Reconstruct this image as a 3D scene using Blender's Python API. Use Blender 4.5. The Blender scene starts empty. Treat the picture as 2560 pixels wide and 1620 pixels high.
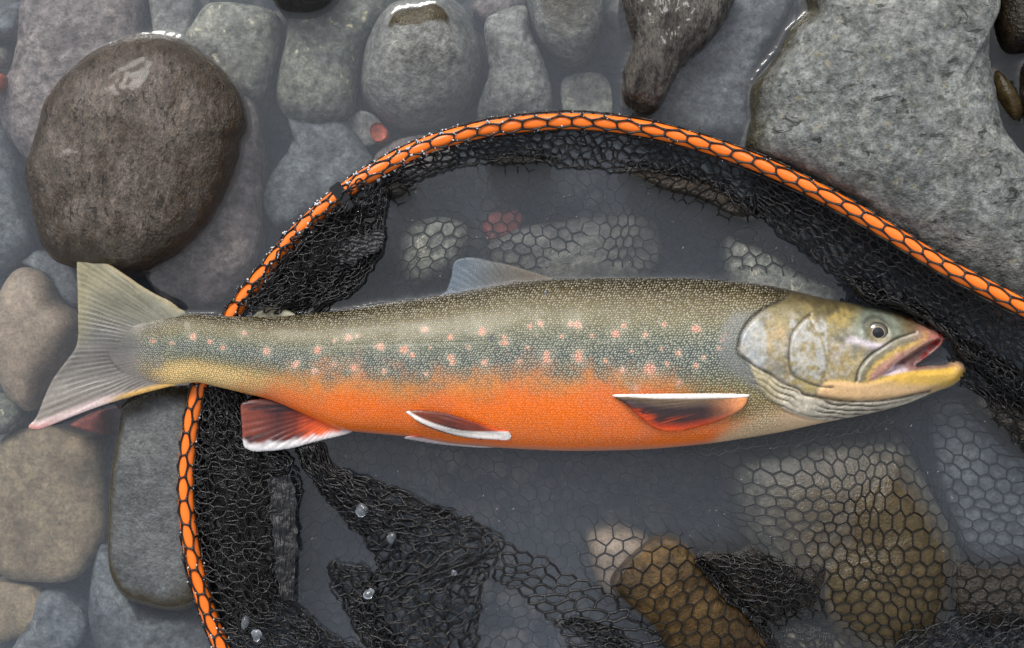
import bpy, math
import numpy as np

# ------------------------------------------------------------------ camera, sky, sun, exposure
scene = bpy.context.scene
H = 0.95                     # lens height above the water (water surface is z = 0)
S = 0.64 / 2560              # metres per photo pixel on the water surface
cam_d = bpy.data.cameras.new('camera')
cam = bpy.data.objects.new('camera', cam_d)
scene.collection.objects.link(cam)
cam.location = (0, 0, H)
cam.rotation_euler = (0, 0, 0)
cam_d.sensor_width = 36
cam_d.lens = 36 * H / 0.64
cam_d.clip_start = 0.01
cam_d.clip_end = 200
scene.camera = cam

SUN_EL, SUN_AZ = math.radians(46), math.radians(-20)     # azimuth from photo "up" (+y), clockwise
world = bpy.data.worlds.new('World')
scene.world = world
world.use_nodes = True
wn, wl = world.node_tree.nodes, world.node_tree.links
wn.clear()
w_out = wn.new('ShaderNodeOutputWorld')
w_bg = wn.new('ShaderNodeBackground')
w_hs = wn.new('ShaderNodeHueSaturation')
w_sky = wn.new('ShaderNodeTexSky')
w_sky.sky_type = 'NISHITA'
w_sky.sun_disc = False
w_sky.sun_elevation = SUN_EL
w_sky.sun_rotation = SUN_AZ
w_sky.air_density = 1.0
w_sky.dust_density = 2.5
w_sky.ozone_density = 1.0
w_hs.inputs['Saturation'].default_value = 0.22
w_bg.inputs['Strength'].default_value = 0.14
wl.new(w_sky.outputs[0], w_hs.inputs['Color'])
wl.new(w_hs.outputs[0], w_bg.inputs['Color'])
wl.new(w_bg.outputs[0], w_out.inputs['Surface'])

sun_d = bpy.data.lights.new('sun', 'SUN')
sun_d.energy = 1.5
sun_d.angle = math.radians(26)
sun_d.color = (1.0, 0.96, 0.90)
sun = bpy.data.objects.new('sun', sun_d)
scene.collection.objects.link(sun)
sun.rotation_euler = (math.pi / 2 - SUN_EL, 0, math.pi - SUN_AZ)
sun.location = (0, 0, 5)

scene.view_settings.view_transform = 'Standard'
scene.view_settings.look = 'None'
scene.view_settings.exposure = 0.48
scene.view_settings.gamma = 1.0
scene.cycles.use_denoising = True
scene.cycles.denoising_prefilter = 'ACCURATE'
scene.cycles.max_bounces = 8
scene.cycles.volume_bounces = 1
scene.cycles.transparent_max_bounces = 12
scene.cycles.caustics_reflective = False
scene.cycles.caustics_refractive = False

# ------------------------------------------------------------------ helpers
C = scene.collection
rng = np.random.default_rng(7)


def lin(c):
    c = np.asarray(c, float) / 255.0
    return np.where(c <= 0.04045, c / 12.92, ((c + 0.055) / 1.055) ** 2.4)


def L4(c):
    r = lin(c)
    return (float(r[0]), float(r[1]), float(r[2]), 1.0)


def WXY(p, z=0.0):
    """photo pixel -> world xy on the horizontal plane at height z"""
    p = np.asarray(p, float)
    k = (H - np.asarray(z)) / H
    return np.stack([(p[..., 0] - 1280) * S * k, (810 - p[..., 1]) * S * k], -1)


def W3(p, z):
    p = np.asarray(p, float)
    z = np.broadcast_to(np.asarray(z, float), p.shape[:-1])
    xy = WXY(p, z)
    return np.concatenate([xy, z[..., None]], -1)


def _hash(ix, iy, iz, seed):
    h = (ix.astype(np.int64) * 374761393 + iy.astype(np.int64) * 668265263 + iz.astype(np.int64) * 2147483647 + seed * 974711) & 0xFFFFFFFF
    h = ((h ^ (h >> 13)) * 1274126177) & 0xFFFFFFFF
    h = ((h ^ (h >> 15)) * 2246822519) & 0xFFFFFFFF
    return ((h ^ (h >> 16)) & 0xFFFFFF) / float(0xFFFFFF) * 2 - 1


def vnoise(p, seed=0):
    p = np.asarray(p, float)
    if p.shape[-1] == 2:
        p = np.concatenate([p, np.zeros(p.shape[:-1] + (1,))], -1)
    i = np.floor(p).astype(np.int64)
    f = p - i
    f = f * f * f * (f * (f * 6 - 15) + 10)
    r = 0
    for dx in (0, 1):
        for dy in (0, 1):
            for dz in (0, 1):
                w = (f[..., 0] if dx else 1 - f[..., 0]) * (f[..., 1] if dy else 1 - f[..., 1]) * (f[..., 2] if dz else 1 - f[..., 2])
                r = r + w * _hash(i[..., 0] + dx, i[..., 1] + dy, i[..., 2] + dz, seed)
    return r


def fbm(p, octv=4, seed=0, gain=0.5):
    a, s, r = 1.0, 0.0, 0
    p = np.asarray(p, float)
    for o in range(octv):
        r = r + a * vnoise(p * (2.03 ** o) + o * 17.3, seed + o)
        s += a
        a *= gain
    return r / s


def sst(a, b, x):
    t = np.clip((x - a) / (b - a), 0, 1)
    return t * t * (3 - 2 * t)


def catmull(pts, sub=6, closed=True):
    p = np.asarray(pts, float)
    n = len(p)
    out = []
    rngk = range(n) if closed else range(n - 1)
    for k in rngk:
        if closed:
            p0, p1, p2, p3 = p[(k - 1) % n], p[k], p[(k + 1) % n], p[(k + 2) % n]
        else:
            p1, p2 = p[k], p[k + 1]
            p0 = p[k - 1] if k > 0 else 2 * p1 - p2
            p3 = p[k + 2] if k + 2 < n else 2 * p2 - p1
        for j in range(sub):
            t = j / sub
            out.append(0.5 * ((2 * p1) + (-p0 + p2) * t + (2 * p0 - 5 * p1 + 4 * p2 - p3) * t * t + (-p0 + 3 * p1 - 3 * p2 + p3) * t ** 3))
    if not closed:
        out.append(p[-1])
    return np.array(out)


def resample(pl, n):
    pl = np.asarray(pl, float)
    d = np.r_[0, np.cumsum(np.linalg.norm(np.diff(pl, axis=0), axis=1))]
    t = np.linspace(0, d[-1], n)
    return np.stack([np.interp(t, d, pl[:, k]) for k in range(pl.shape[1])], -1)


def seg_dist(p, pl, closed=False):
    """distance of points to a polyline and the nearest point on it"""
    p = np.asarray(p, float)
    pl = np.asarray(pl, float)
    q = np.roll(pl, -1, 0) if closed else pl[1:]
    a = pl if closed else pl[:-1]
    best = np.full(len(p), 1e18)
    near = np.zeros((len(p), 2))
    for s, e in zip(a, q):
        d = e - s
        l2 = d @ d
        if l2 < 1e-12:
            continue
        t = np.clip(((p - s) @ d) / l2, 0, 1)
        c = s + t[:, None] * d
        dd = ((p - c) ** 2).sum(1)
        m = dd < best
        best[m] = dd[m]
        near[m] = c[m]
    return np.sqrt(best), near


def inside(p, poly):
    p = np.asarray(p, float)
    poly = np.asarray(poly, float)
    r = np.zeros(len(p), bool)
    x, y = p[:, 0], p[:, 1]
    for a, b in zip(poly, np.roll(poly, -1, 0)):
        if a[1] == b[1]:
            continue
        c = ((a[1] > y) != (b[1] > y))
        xi = a[0] + (y - a[1]) * (b[0] - a[0]) / (b[1] - a[1])
        r ^= c & (x < xi)
    return r


def sdf(p, poly):
    d, _ = seg_dist(p, poly, True)
    return np.where(inside(p, poly), d, -d)


def new_mesh(name, v, faces, mat=None, parent=None, smooth=True, col=None, uv=None, loc=None):
    v = np.ascontiguousarray(v, dtype=np.float32)
    if loc is not None:
        v = v - np.asarray(loc, np.float32)
    me = bpy.data.meshes.new(name)
    f = np.asarray(faces)
    if f.dtype != object and f.ndim == 2:
        n, k = f.shape
        me.vertices.add(len(v))
        me.vertices.foreach_set('co', v.ravel())
        me.loops.add(n * k)
        me.loops.foreach_set('vertex_index', f.astype(np.int32).ravel())
        me.polygons.add(n)
        me.polygons.foreach_set('loop_start', np.arange(0, n * k, k, dtype=np.int32))
        me.update(calc_edges=True)
        me.validate()
    else:
        me.from_pydata([tuple(x) for x in v], [], [tuple(x) for x in faces])
        me.update()
    if smooth:
        me.polygons.foreach_set('use_smooth', np.ones(len(me.polygons), bool))
    if col is not None:
        at = me.color_attributes.new('Col', 'FLOAT_COLOR', 'POINT')
        c = np.ones((len(v), 4), np.float32)
        c[:, :col.shape[1]] = col
        at.data.foreach_set('color', c.ravel())
    if uv is not None:
        ul = me.uv_layers.new(name='UVMap')
        li = np.zeros(len(me.loops), np.int32)
        me.loops.foreach_get('vertex_index', li)
        ul.data.foreach_set('uv', np.asarray(uv, np.float32)[li].ravel())
    o = bpy.data.objects.new(name, me)
    C.objects.link(o)
    if loc is not None:
        o.location = loc
    if mat:
        me.materials.append(mat)
    if parent:
        o.parent = parent
        if loc is None:
            o.matrix_parent_inverse = parent_inv(parent)
    return o


def parent_inv(p):
    import mathutils
    return mathutils.Matrix.Translation(p.location).inverted()


def empty(name, loc):
    o = bpy.data.objects.new(name, None)
    o.empty_display_size = 0.02
    C.objects.link(o)
    o.location = loc
    return o


def tag(o, label=None, cat=None, group=None, kind=None):
    if label:
        o['label'] = label
    if cat:
        o['category'] = cat
    if group:
        o['group'] = group
    if kind:
        o['kind'] = kind
    return o


def grid_faces(nu, nv, wrap=False):
    """quads of a (nu, nv) vertex grid, v fastest; wrap closes v"""
    i = np.arange(nu - 1)[:, None]
    j = np.arange(nv if wrap else nv - 1)[None, :]
    j2 = (j + 1) % nv
    return np.stack(np.broadcast_arrays(i * nv + j, (i + 1) * nv + j, (i + 1) * nv + j2, i * nv + j2), -1).reshape(-1, 4)


def tubes(paths, rad, sides=5):
    """many polyline tubes of equal point count: paths (m, n, 3), rad scalar or (m, n)"""
    P = np.asarray(paths, float)
    m, n, _ = P.shape
    T = np.gradient(P, axis=1)
    T /= np.linalg.norm(T, axis=2, keepdims=True) + 1e-12
    up = np.zeros_like(T)
    up[..., 2] = 1
    bad = np.abs(T[..., 2]) > 0.95
    up[bad] = (1, 0, 0)
    A = np.cross(T, up)
    A /= np.linalg.norm(A, axis=2, keepdims=True) + 1e-12
    B = np.cross(T, A)
    R = np.broadcast_to(np.asarray(rad, float), (m, n)) if np.ndim(rad) != 1 else np.broadcast_to(np.asarray(rad)[:, None], (m, n))
    th = np.arange(sides) / sides * 2 * np.pi
    V = P[:, :, None, :] + R[:, :, None, None] * (np.cos(th)[None, None, :, None] * A[:, :, None, :] + np.sin(th)[None, None, :, None] * B[:, :, None, :])
    base = grid_faces(n, sides, True)
    F = (base[None] + (np.arange(m) * n * sides)[:, None, None]).reshape(-1, 4)
    return V.reshape(-1, 3), F


def honeycomb(nu, nv):
    """honeycomb edges in cell units: u runs 0..nu (cell pitch 1), v 0..nv rows (row pitch 1)"""
    e = []
    for j in range(nv + 1):
        for k in range(2 * nu):
            a = (k * 0.5, j + (0 if (k + j) % 2 else 0.34))
            b = ((k + 1) * 0.5, j + (0 if (k + 1 + j) % 2 else 0.34))
            e.append((a, b))
        if j < nv:
            for k in range(2 * nu + 1):
                if (k + j) % 2 == 0:
                    e.append(((k * 0.5, j + 0.34), (k * 0.5, j + 1.0)))
    return np.array(e)


# ------------------------------------------------------------------ materials
def mat_new(name):
    m = bpy.data.materials.new(name)
    m.use_nodes = True
    nt = m.node_tree
    nt.nodes.clear()
    out = nt.nodes.new('ShaderNodeOutputMaterial')
    return m, nt, nt.nodes, nt.links, out


def bsdf(nt, out, **kw):
    b = nt.nodes.new('ShaderNodeBsdfPrincipled')
    for k, v in kw.items():
        b.inputs[k].default_value = v
    nt.links.new(b.outputs[0], out.inputs['Surface'])
    return b


def nd(nt, t, **kw):
    n = nt.nodes.new(t)
    for k, v in kw.items():
        setattr(n, k, v)
    return n


def mixc(nt, fac, a, b, mode='MIX'):
    m = nt.nodes.new('ShaderNodeMix')
    m.data_type = 'RGBA'
    m.blend_type = mode
    for sock, v in ((m.inputs[0], fac), (m.inputs[6], a), (m.inputs[7], b)):
        if hasattr(v, 'is_linked') or hasattr(v, 'links'):
            nt.links.new(v, sock)
        else:
            sock.default_value = v
    return m.outputs[2]


def ramp(nt, src, stops, interp='LINEAR'):
    r = nt.nodes.new('ShaderNodeValToRGB')
    r.color_ramp.interpolation = interp
    el = r.color_ramp.elements
    while len(el) < len(stops):
        el.new(0.5)
    for e, (p, c) in zip(el, stops):
        e.position = p
        e.color = c if len(c) == 4 else (*c, 1)
    nt.links.new(src, r.inputs[0])
    return r.outputs[0]


def gray(v):
    return (v, v, v, 1)


def noise_n(nt, vec, scale, detail=4, rough=0.55, dist=0.0):
    n = nt.nodes.new('ShaderNodeTexNoise')
    n.inputs['Scale'].default_value = scale
    n.inputs['Detail'].default_value = detail
    n.inputs['Roughness'].default_value = rough
    n.inputs['Distortion'].default_value = dist
    nt.links.new(vec, n.inputs['Vector'])
    return n.outputs['Fac']


def math_n(nt, op, a, b=0.0, clamp=False):
    m = nt.nodes.new('ShaderNodeMath')
    m.operation = op
    m.use_clamp = clamp
    for s, v in ((m.inputs[0], a), (m.inputs[1], b)):
        if hasattr(v, 'links'):
            nt.links.new(v, s)
        else:
            s.default_value = v
    return m.outputs[0]


def stone_mat(name, dark, mid, light, speck=None, rough=0.6, bump=0.25, stretch=(1, 1, 1), rot=0.0, pit=0.0, band=None, band_h=(0.004, 0.012), scale=1.0, spec=0.4, fleck=0.62, coat=0.0, pitscale=62, pitstretch=(1.0, 2.4, 1.4), pitcol=(40, 39, 35), bdist=0.004, contrast=1.0, band_dir=False, tone=0.82):
    """grey river stone: mottled mineral colour, flecks, pits, and a waterline band for algae and for missing sky sheen"""
    dark, mid, light = (tuple(tone * c for c in q) for q in (dark, mid, light))
    m, nt, N, LK, out = mat_new(name)
    b = bsdf(nt, out, Roughness=rough)
    b.inputs['Specular IOR Level'].default_value = spec
    b.inputs['Coat Weight'].default_value = coat
    b.inputs['Coat Roughness'].default_value = 0.12
    tc = nd(nt, 'ShaderNodeTexCoord')
    oi = nd(nt, 'ShaderNodeObjectInfo')
    mp = nd(nt, 'ShaderNodeMapping')
    mp.inputs['Scale'].default_value = stretch
    mp.inputs['Rotation'].default_value = (0, 0, rot)
    cb = nd(nt, 'ShaderNodeCombineXYZ')
    for k in range(3):
        LK.new(math_n(nt, 'MULTIPLY', oi.outputs['Random'], 7.0 + k), cb.inputs[k])
    LK.new(cb.outputs[0], mp.inputs['Location'])
    LK.new(tc.outputs['Object'], mp.inputs['Vector'])
    vec = mp.outputs[0]
    n1 = noise_n(nt, vec, 26 * scale, 6, 0.6, 0.3)
    n2 = noise_n(nt, vec, 210 * scale, 5, 0.65)
    n3 = noise_n(nt, vec, 560 * scale, 3, 0.6)
    base = ramp(nt, n1, [(0.32, L4(dark)), (0.5, L4(mid)), (0.7, L4(light))])
    fine = ramp(nt, n2, [(0.3, gray(1 - 0.6 * contrast)), (0.5, gray(1.0)), (0.72, gray(1 + 0.6 * contrast))])
    mot = ramp(nt, noise_n(nt, vec, 75 * scale, 5, 0.65, 0.8), [(0.32, gray(1 - 0.4 * contrast)), (0.5, gray(1.0)), (0.68, gray(1 + 0.4 * contrast))])
    col = mixc(nt, 0.85, base, fine, 'MULTIPLY')
    col = mixc(nt, 0.9, col, mot, 'MULTIPLY')
    fine3 = ramp(nt, n3, [(0.3, gray(0.6)), (0.5, gray(1.0)), (0.7, gray(1.4))])
    col = mixc(nt, 0.7, col, fine3, 'MULTIPLY')
    if speck is not None:
        sp = ramp(nt, noise_n(nt, vec, 120 * scale, 3, 0.7, 0.6), [(fleck, gray(0)), (fleck + 0.1, gray(1))])
        col = mixc(nt, math_n(nt, 'MULTIPLY', sp, 0.8), col, L4(speck))
    height = math_n(nt, 'ADD', math_n(nt, 'MULTIPLY', n2, 0.7), math_n(nt, 'MULTIPLY', n3, 0.35))
    if pit > 0:
        v = nd(nt, 'ShaderNodeMapping')
        v.inputs['Scale'].default_value = pitstretch
        v.inputs['Rotation'].default_value = (0, 0, 0.35)
        LK.new(tc.outputs['Object'], v.inputs['Vector'])
        pn = noise_n(nt, v.outputs[0], pitscale, 5, 0.72, 0.9)
        pm = ramp(nt, pn, [(pit, gray(0)), (pit + 0.03, gray(1))])
        col = mixc(nt, math_n(nt, 'MULTIPLY', pm, 0.85), col, L4(pitcol))
        height = math_n(nt, 'SUBTRACT', height, math_n(nt, 'MULTIPLY', pm, 1.6))
    rsock = b.inputs['Roughness']
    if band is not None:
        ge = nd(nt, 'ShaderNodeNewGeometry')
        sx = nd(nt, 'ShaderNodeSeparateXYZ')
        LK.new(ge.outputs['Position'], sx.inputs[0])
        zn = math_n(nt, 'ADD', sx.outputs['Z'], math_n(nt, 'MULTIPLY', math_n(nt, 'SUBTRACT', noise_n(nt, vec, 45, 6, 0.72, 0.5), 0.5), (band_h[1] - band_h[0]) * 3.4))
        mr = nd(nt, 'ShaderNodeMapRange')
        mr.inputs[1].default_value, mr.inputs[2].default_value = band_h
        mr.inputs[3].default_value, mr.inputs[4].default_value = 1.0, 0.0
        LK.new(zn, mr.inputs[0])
        up = nd(nt, 'ShaderNodeMapRange')            # band begins at the water line, not deep down
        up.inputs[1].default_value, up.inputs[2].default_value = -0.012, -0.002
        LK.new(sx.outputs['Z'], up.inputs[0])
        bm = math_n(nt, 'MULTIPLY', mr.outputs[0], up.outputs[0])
        if band_dir:                                  # dark painted on the far side, which lacks the top's sky sheen
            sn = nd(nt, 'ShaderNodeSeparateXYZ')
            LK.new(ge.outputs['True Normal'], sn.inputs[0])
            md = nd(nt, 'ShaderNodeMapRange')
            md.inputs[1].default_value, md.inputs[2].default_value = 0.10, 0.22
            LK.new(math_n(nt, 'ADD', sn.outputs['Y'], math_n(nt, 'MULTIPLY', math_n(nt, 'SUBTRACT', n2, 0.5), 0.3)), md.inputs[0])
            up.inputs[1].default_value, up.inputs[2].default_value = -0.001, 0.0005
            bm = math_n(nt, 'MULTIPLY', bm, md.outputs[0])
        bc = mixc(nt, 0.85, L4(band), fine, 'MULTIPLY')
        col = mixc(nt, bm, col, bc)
        rr = nd(nt, 'ShaderNodeMapRange')
        rr.inputs[3].default_value, rr.inputs[4].default_value = rough, min(rough, 0.22)
        LK.new(bm, rr.inputs[0])
        LK.new(rr.outputs[0], rsock)
    LK.new(col, b.inputs['Base Color'])
    bp = nd(nt, 'ShaderNodeBump')
    bp.inputs['Strength'].default_value = bump
    bp.inputs['Distance'].default_value = bdist
    LK.new(height, bp.inputs['Height'])
    LK.new(bp.outputs[0], b.inputs['Normal'])
    return m


M = {}
M['brown_wet'] = stone_mat('brown_wet_stone', (92, 80, 68), (112, 101, 91), (126, 115, 105), tone=0.9, rough=0.34, bump=1.0, bdist=0.006, stretch=(1.5, 0.8, 1), rot=0.3, pit=0.60, pitscale=95, pitstretch=(1.7, 0.8, 1.2), pitcol=(44, 36, 26), band=(54, 38, 15), band_h=(0.024, 0.042), spec=0.5, coat=0.3)  # pale top and dark brown rim paint the sky sheen into the colour
M['grey_dry'] = stone_mat('grey_dry_rock', dark=(92, 95, 94), mid=(112, 115, 113), light=(130, 131, 126), tone=0.96, speck=(140, 135, 116), rough=0.72, bump=0.6, bdist=0.006, pit=0.60, pitscale=46, band=(58, 54, 36), band_h=(0.010, 0.026), fleck=0.60, contrast=1.25)
M['wet_ridge'] = stone_mat('wet_ridged_rock', (70, 62, 52), (100, 92, 84), (128, 120, 110), rough=0.25, bump=1.0, bdist=0.007, stretch=(2.2, 0.55, 1), pit=0.58, pitscale=70, pitstretch=(2.4, 0.7, 1.2), band=(50, 40, 24), band_h=(0.003, 0.014), spec=0.6, coat=0.4)
M['slab'] = stone_mat('dark_slab_stone', dark=(80, 83, 85), mid=(96, 99, 100), light=(112, 114, 112), tone=0.88, speck=(160, 156, 142), rough=0.5, bump=0.5, band=(56, 48, 26), band_h=(0.0022, 0.0055), fleck=0.68, contrast=0.7)
M['grey'] = stone_mat('grey_cobble', (98, 100, 98), (126, 128, 124), (150, 150, 142), speck=(180, 172, 146), rough=0.6, bump=0.5, band=(58, 50, 28), band_h=(0.0030, 0.0055), fleck=0.67, contrast=1.2, tone=0.9)
M['tip'] = stone_mat('dark_tipped_cobble', (98, 100, 98), (122, 124, 121), (144, 144, 138), speck=(170, 164, 142), rough=0.6, bump=0.5, band=(58, 50, 28), band_h=(0.02, 0.03), fleck=0.67, contrast=1.0, band_dir=True, tone=0.95)  # grey top carries the sky sheen as colour, far side painted dark
M['pale'] = stone_mat('pale_cobble', (112, 115, 108), (140, 142, 132), (166, 165, 150), speck=(214, 206, 176), rough=0.6, bump=0.35, contrast=1.2)
M['green'] = stone_mat('green_grey_cobble', (94, 99, 94), (124, 128, 118), (150, 151, 136), speck=(205, 198, 160), rough=0.6, bump=0.4, fleck=0.62, contrast=1.3)
M['pink'] = stone_mat('pinkish_cobble', (104, 98, 98), (136, 127, 125), (160, 148, 142), rough=0.6, bump=0.5, contrast=1.3)
M['blue'] = stone_mat('blue_grey_cobble', (80, 87, 92), (104, 111, 116), (126, 132, 133), speck=(168, 168, 160), rough=0.6, bump=0.4, fleck=0.68, contrast=1.2)
M['tan'] = stone_mat('tan_cobble', (138, 124, 108), (160, 144, 126), (174, 158, 138), rough=0.6, bump=0.15, contrast=0.5)
M['silt'] = stone_mat('silty_stone', (124, 110, 88), (150, 134, 108), (166, 150, 122), rough=0.7, bump=0.3, contrast=0.7)
M['brown'] = stone_mat('brown_stone', (58, 43, 22), (84, 64, 34), (114, 88, 48), speck=(48, 36, 20), rough=0.4, bump=0.5, spec=0.2)
M['olive'] = stone_mat('olive_brown_stone', (84, 84, 77), (106, 105, 96), (126, 123, 110), speck=(70, 60, 44), rough=0.35, bump=0.4, fleck=0.66, band=(68, 57, 35), band_h=(0.03, 0.04))
M['dark'] = stone_mat('dark_brown_stone', (26, 20, 13), (42, 33, 22), (62, 50, 33), rough=0.22, bump=0.7, bdist=0.006, spec=0.5)
M['black'] = stone_mat('black_wet_stone', (20, 20, 18), (32, 31, 28), (50, 48, 42), rough=0.25, bump=0.5, spec=0.5)
M['red'] = stone_mat('red_brick_pebble', (140, 74, 66), (164, 88, 78), (180, 104, 92), rough=0.6, bump=0.2)
M['orange_pebble'] = stone_mat('orange_pebble', (180, 86, 56), (204, 104, 72), (218, 126, 90), rough=0.6, bump=0.2)
M['gravel'] = stone_mat('mixed_gravel', (70, 70, 68), (100, 98, 93), (140, 130, 116), rough=0.7, bump=0.4, scale=0.8, contrast=1.4)
M['bed'] = stone_mat('river_bed_gravel', (46, 46, 45), (66, 66, 64), (88, 85, 79), rough=0.8, bump=0.6)


def simple_mat(name, col, rough=0.5, spec=0.5, metallic=0.0, noise=0.0, nscale=300, bump=0.0, trans=0.0):
    m, nt, N, LK, out = mat_new(name)
    b = bsdf(nt, out, Roughness=rough, Metallic=metallic)
    b.inputs['Specular IOR Level'].default_value = spec
    b.inputs['Transmission Weight'].default_value = trans
    tc = nd(nt, 'ShaderNodeTexCoord')
    n = noise_n(nt, tc.outputs['Object'], nscale, 4, 0.6)
    f = ramp(nt, n, [(0.3, gray(1 - noise)), (0.7, gray(1 + noise))])
    LK.new(mixc(nt, 1.0, L4(col), f, 'MULTIPLY'), b.inputs['Base Color'])
    if bump:
        bp = nd(nt, 'ShaderNodeBump')
        bp.inputs['Strength'].default_value = bump
        bp.inputs['Distance'].default_value = 0.001
        LK.new(n, bp.inputs['Height'])
        LK.new(bp.outputs[0], b.inputs['Normal'])
    return m


M['hoop'] = simple_mat('orange_hoop_paint', (250, 122, 34), 0.32, 0.5, noise=0.08, nscale=120, bump=0.05)
M['thread'] = simple_mat('black_net_thread', (15, 14, 15), 0.18, 0.45, noise=0.3, nscale=900, bump=0.5)
M['thread_dull'] = simple_mat('black_net_thread_dull', (12, 11, 11), 0.45, 0.25, noise=0.3, nscale=900, bump=0.3)
M['tape'] = simple_mat('black_seam_tape', (24, 24, 27), 0.38, 0.6, noise=0.4, nscale=500, bump=0.9)
M['clip'] = simple_mat('black_plastic_clip', (22, 23, 25), 0.22, 0.6, noise=0.1)
M['ice'] = simple_mat('melting_ice', (205, 212, 222), 0.10, 0.6, noise=0.05, trans=0.88)
M['frost'] = simple_mat('frost_bead', (216, 218, 222), 0.25, 0.6, noise=0.1)


def vcol_mat(name, rough=0.3, spec=0.5, scales=False, bump=0.15, bscale=700, sss=0.0, coat=0.0, trans=0.0):
    m, nt, N, LK, out = mat_new(name)
    b = bsdf(nt, out, Roughness=rough)
    b.inputs['Specular IOR Level'].default_value = spec
    b.inputs['Coat Weight'].default_value = coat
    b.inputs['Coat Roughness'].default_value = 0.08
    at = nd(nt, 'ShaderNodeAttribute', attribute_name='Col')
    tc = nd(nt, 'ShaderNodeTexCoord')
    col = at.outputs['Color']
    n = noise_n(nt, tc.outputs['Object'], bscale, 4, 0.6)
    col = mixc(nt, 0.6, col, ramp(nt, n, [(0.3, gray(0.72)), (0.7, gray(1.25))]), 'MULTIPLY')
    h = n
    if scales:
        uv = nd(nt, 'ShaderNodeUVMap')
        vo = nd(nt, 'ShaderNodeTexVoronoi', voronoi_dimensions='2D')
        vo.inputs['Scale'].default_value = 1.0
        vo.inputs['Randomness'].default_value = 0.5
        LK.new(uv.outputs[0], vo.inputs['Vector'])
        dot = ramp(nt, vo.outputs['Distance'], [(0.10, gray(1)), (0.42, gray(0))])
        msk = at.outputs['Alpha']
        dm = math_n(nt, 'MULTIPLY', dot, msk)
        hi = mixc(nt, 1.0, col, (1.75, 1.72, 1.62, 1), 'MULTIPLY')
        sv = nd(nt, 'ShaderNodeSeparateColor')
        LK.new(vo.outputs['Color'], sv.inputs[0])
        hi = mixc(nt, math_n(nt, 'MULTIPLY', sv.outputs[0], 0.5), hi, (0.80, 0.74, 0.55, 1))  # random pale scales paint sparkle into the skin colour
        lo = mixc(nt, math_n(nt, 'MULTIPLY', msk, 0.9), col, mixc(nt, 1.0, col, (0.52, 0.52, 0.50, 1), 'MULTIPLY'))
        col = mixc(nt, dm, lo, hi)
        h = math_n(nt, 'ADD', math_n(nt, 'MULTIPLY', n, 0.3), dm)
    LK.new(col, b.inputs['Base Color'])
    bp = nd(nt, 'ShaderNodeBump')
    bp.inputs['Strength'].default_value = bump
    bp.inputs['Distance'].default_value = 0.0006
    LK.new(h, bp.inputs['Height'])
    LK.new(bp.outputs[0], b.inputs['Normal'])
    if trans:
        tr = nd(nt, 'ShaderNodeBsdfTransparent')
        mx = nd(nt, 'ShaderNodeMixShader')
        mx.inputs[0].default_value = trans
        LK.new(b.outputs[0], mx.inputs[1])
        LK.new(tr.outputs[0], mx.inputs[2])
        LK.new(mx.outputs[0], out.inputs['Surface'])
    return m


M['fish'] = vcol_mat('wet_fish_skin', 0.34, 0.38, scales=True, bump=0.4, coat=0.08)
M['fin'] = vcol_mat('wet_fish_fin', 0.35, 0.45, bump=0.25, bscale=500)
M['fin_thin'] = vcol_mat('thin_fish_fin', 0.35, 0.45, bump=0.25, bscale=500, trans=0.10)
M['fin_clear'] = vcol_mat('translucent_fish_fin', 0.35, 0.45, bump=0.25, bscale=500, trans=0.58)
M['eye'] = vcol_mat('fish_eye', 0.08, 0.6, bump=0.0, coat=0.6)

# water: clear, slightly milky body with a mirror-smooth surface
m, nt, N, LK, out = mat_new('river_water')
gl = nd(nt, 'ShaderNodeBsdfGlossy')
gl.inputs['Roughness'].default_value = 0.015
gl.inputs['Color'].default_value = (1, 1, 1, 1)
tr = nd(nt, 'ShaderNodeBsdfTransparent')
ge = nd(nt, 'ShaderNodeNewGeometry')
dt = nd(nt, 'ShaderNodeVectorMath', operation='DOT_PRODUCT')
LK.new(ge.outputs['Normal'], dt.inputs[0])
LK.new(ge.outputs['Incoming'], dt.inputs[1])
F0 = 0.066                                    # the same reflectance from above and below
one = math_n(nt, 'SUBTRACT', 1.0, math_n(nt, 'ABSOLUTE', dt.outputs['Value']), True)
fres = math_n(nt, 'ADD', math_n(nt, 'MULTIPLY', math_n(nt, 'POWER', one, 5.0), 1 - F0), F0, True)
mx = nd(nt, 'ShaderNodeMixShader')
tc = nd(nt, 'ShaderNodeTexCoord')
bp = nd(nt, 'ShaderNodeBump')
bp.inputs['Strength'].default_value = 0.10
bp.inputs['Distance'].default_value = 0.01
LK.new(noise_n(nt, tc.outputs['Object'], 14, 2, 0.5), bp.inputs['Height'])
LK.new(bp.outputs[0], gl.inputs['Normal'])
LK.new(fres, mx.inputs[0])
LK.new(tr.outputs[0], mx.inputs[1])
LK.new(gl.outputs[0], mx.inputs[2])
LK.new(mx.outputs[0], out.inputs['Surface'])
vol = nd(nt, 'ShaderNodeVolumePrincipled')
vol.inputs['Color'].default_value = (0.52, 0.63, 0.78, 1)
vol.inputs['Density'].default_value = 3.2
vol.inputs['Anisotropy'].default_value = 0.0
LK.new(vol.outputs[0], out.inputs['Volume'])
M['water'] = m

# ------------------------------------------------------------------ setting: river bed and water
BED = -0.10
n = 161
gx = np.sign(np.linspace(-1, 1, n)) * np.abs(np.linspace(-1, 1, n)) ** 3 * 15
X, Y = np.meshgrid(gx, gx, indexing='ij')
Z = BED + 0.012 * fbm(np.stack([X * 9, Y * 9], -1).reshape(-1, 2), 3, 3).reshape(n, n)
bed = new_mesh('river_bed', np.stack([X, Y, Z], -1).reshape(-1, 3), grid_faces(n, n)[:, ::-1], M['bed'])
tag(bed, 'gravelly grey brown river bed under the shallow water', 'river bed', kind='structure')

# ------------------------------------------------------------------ stones
STONES = []


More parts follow.
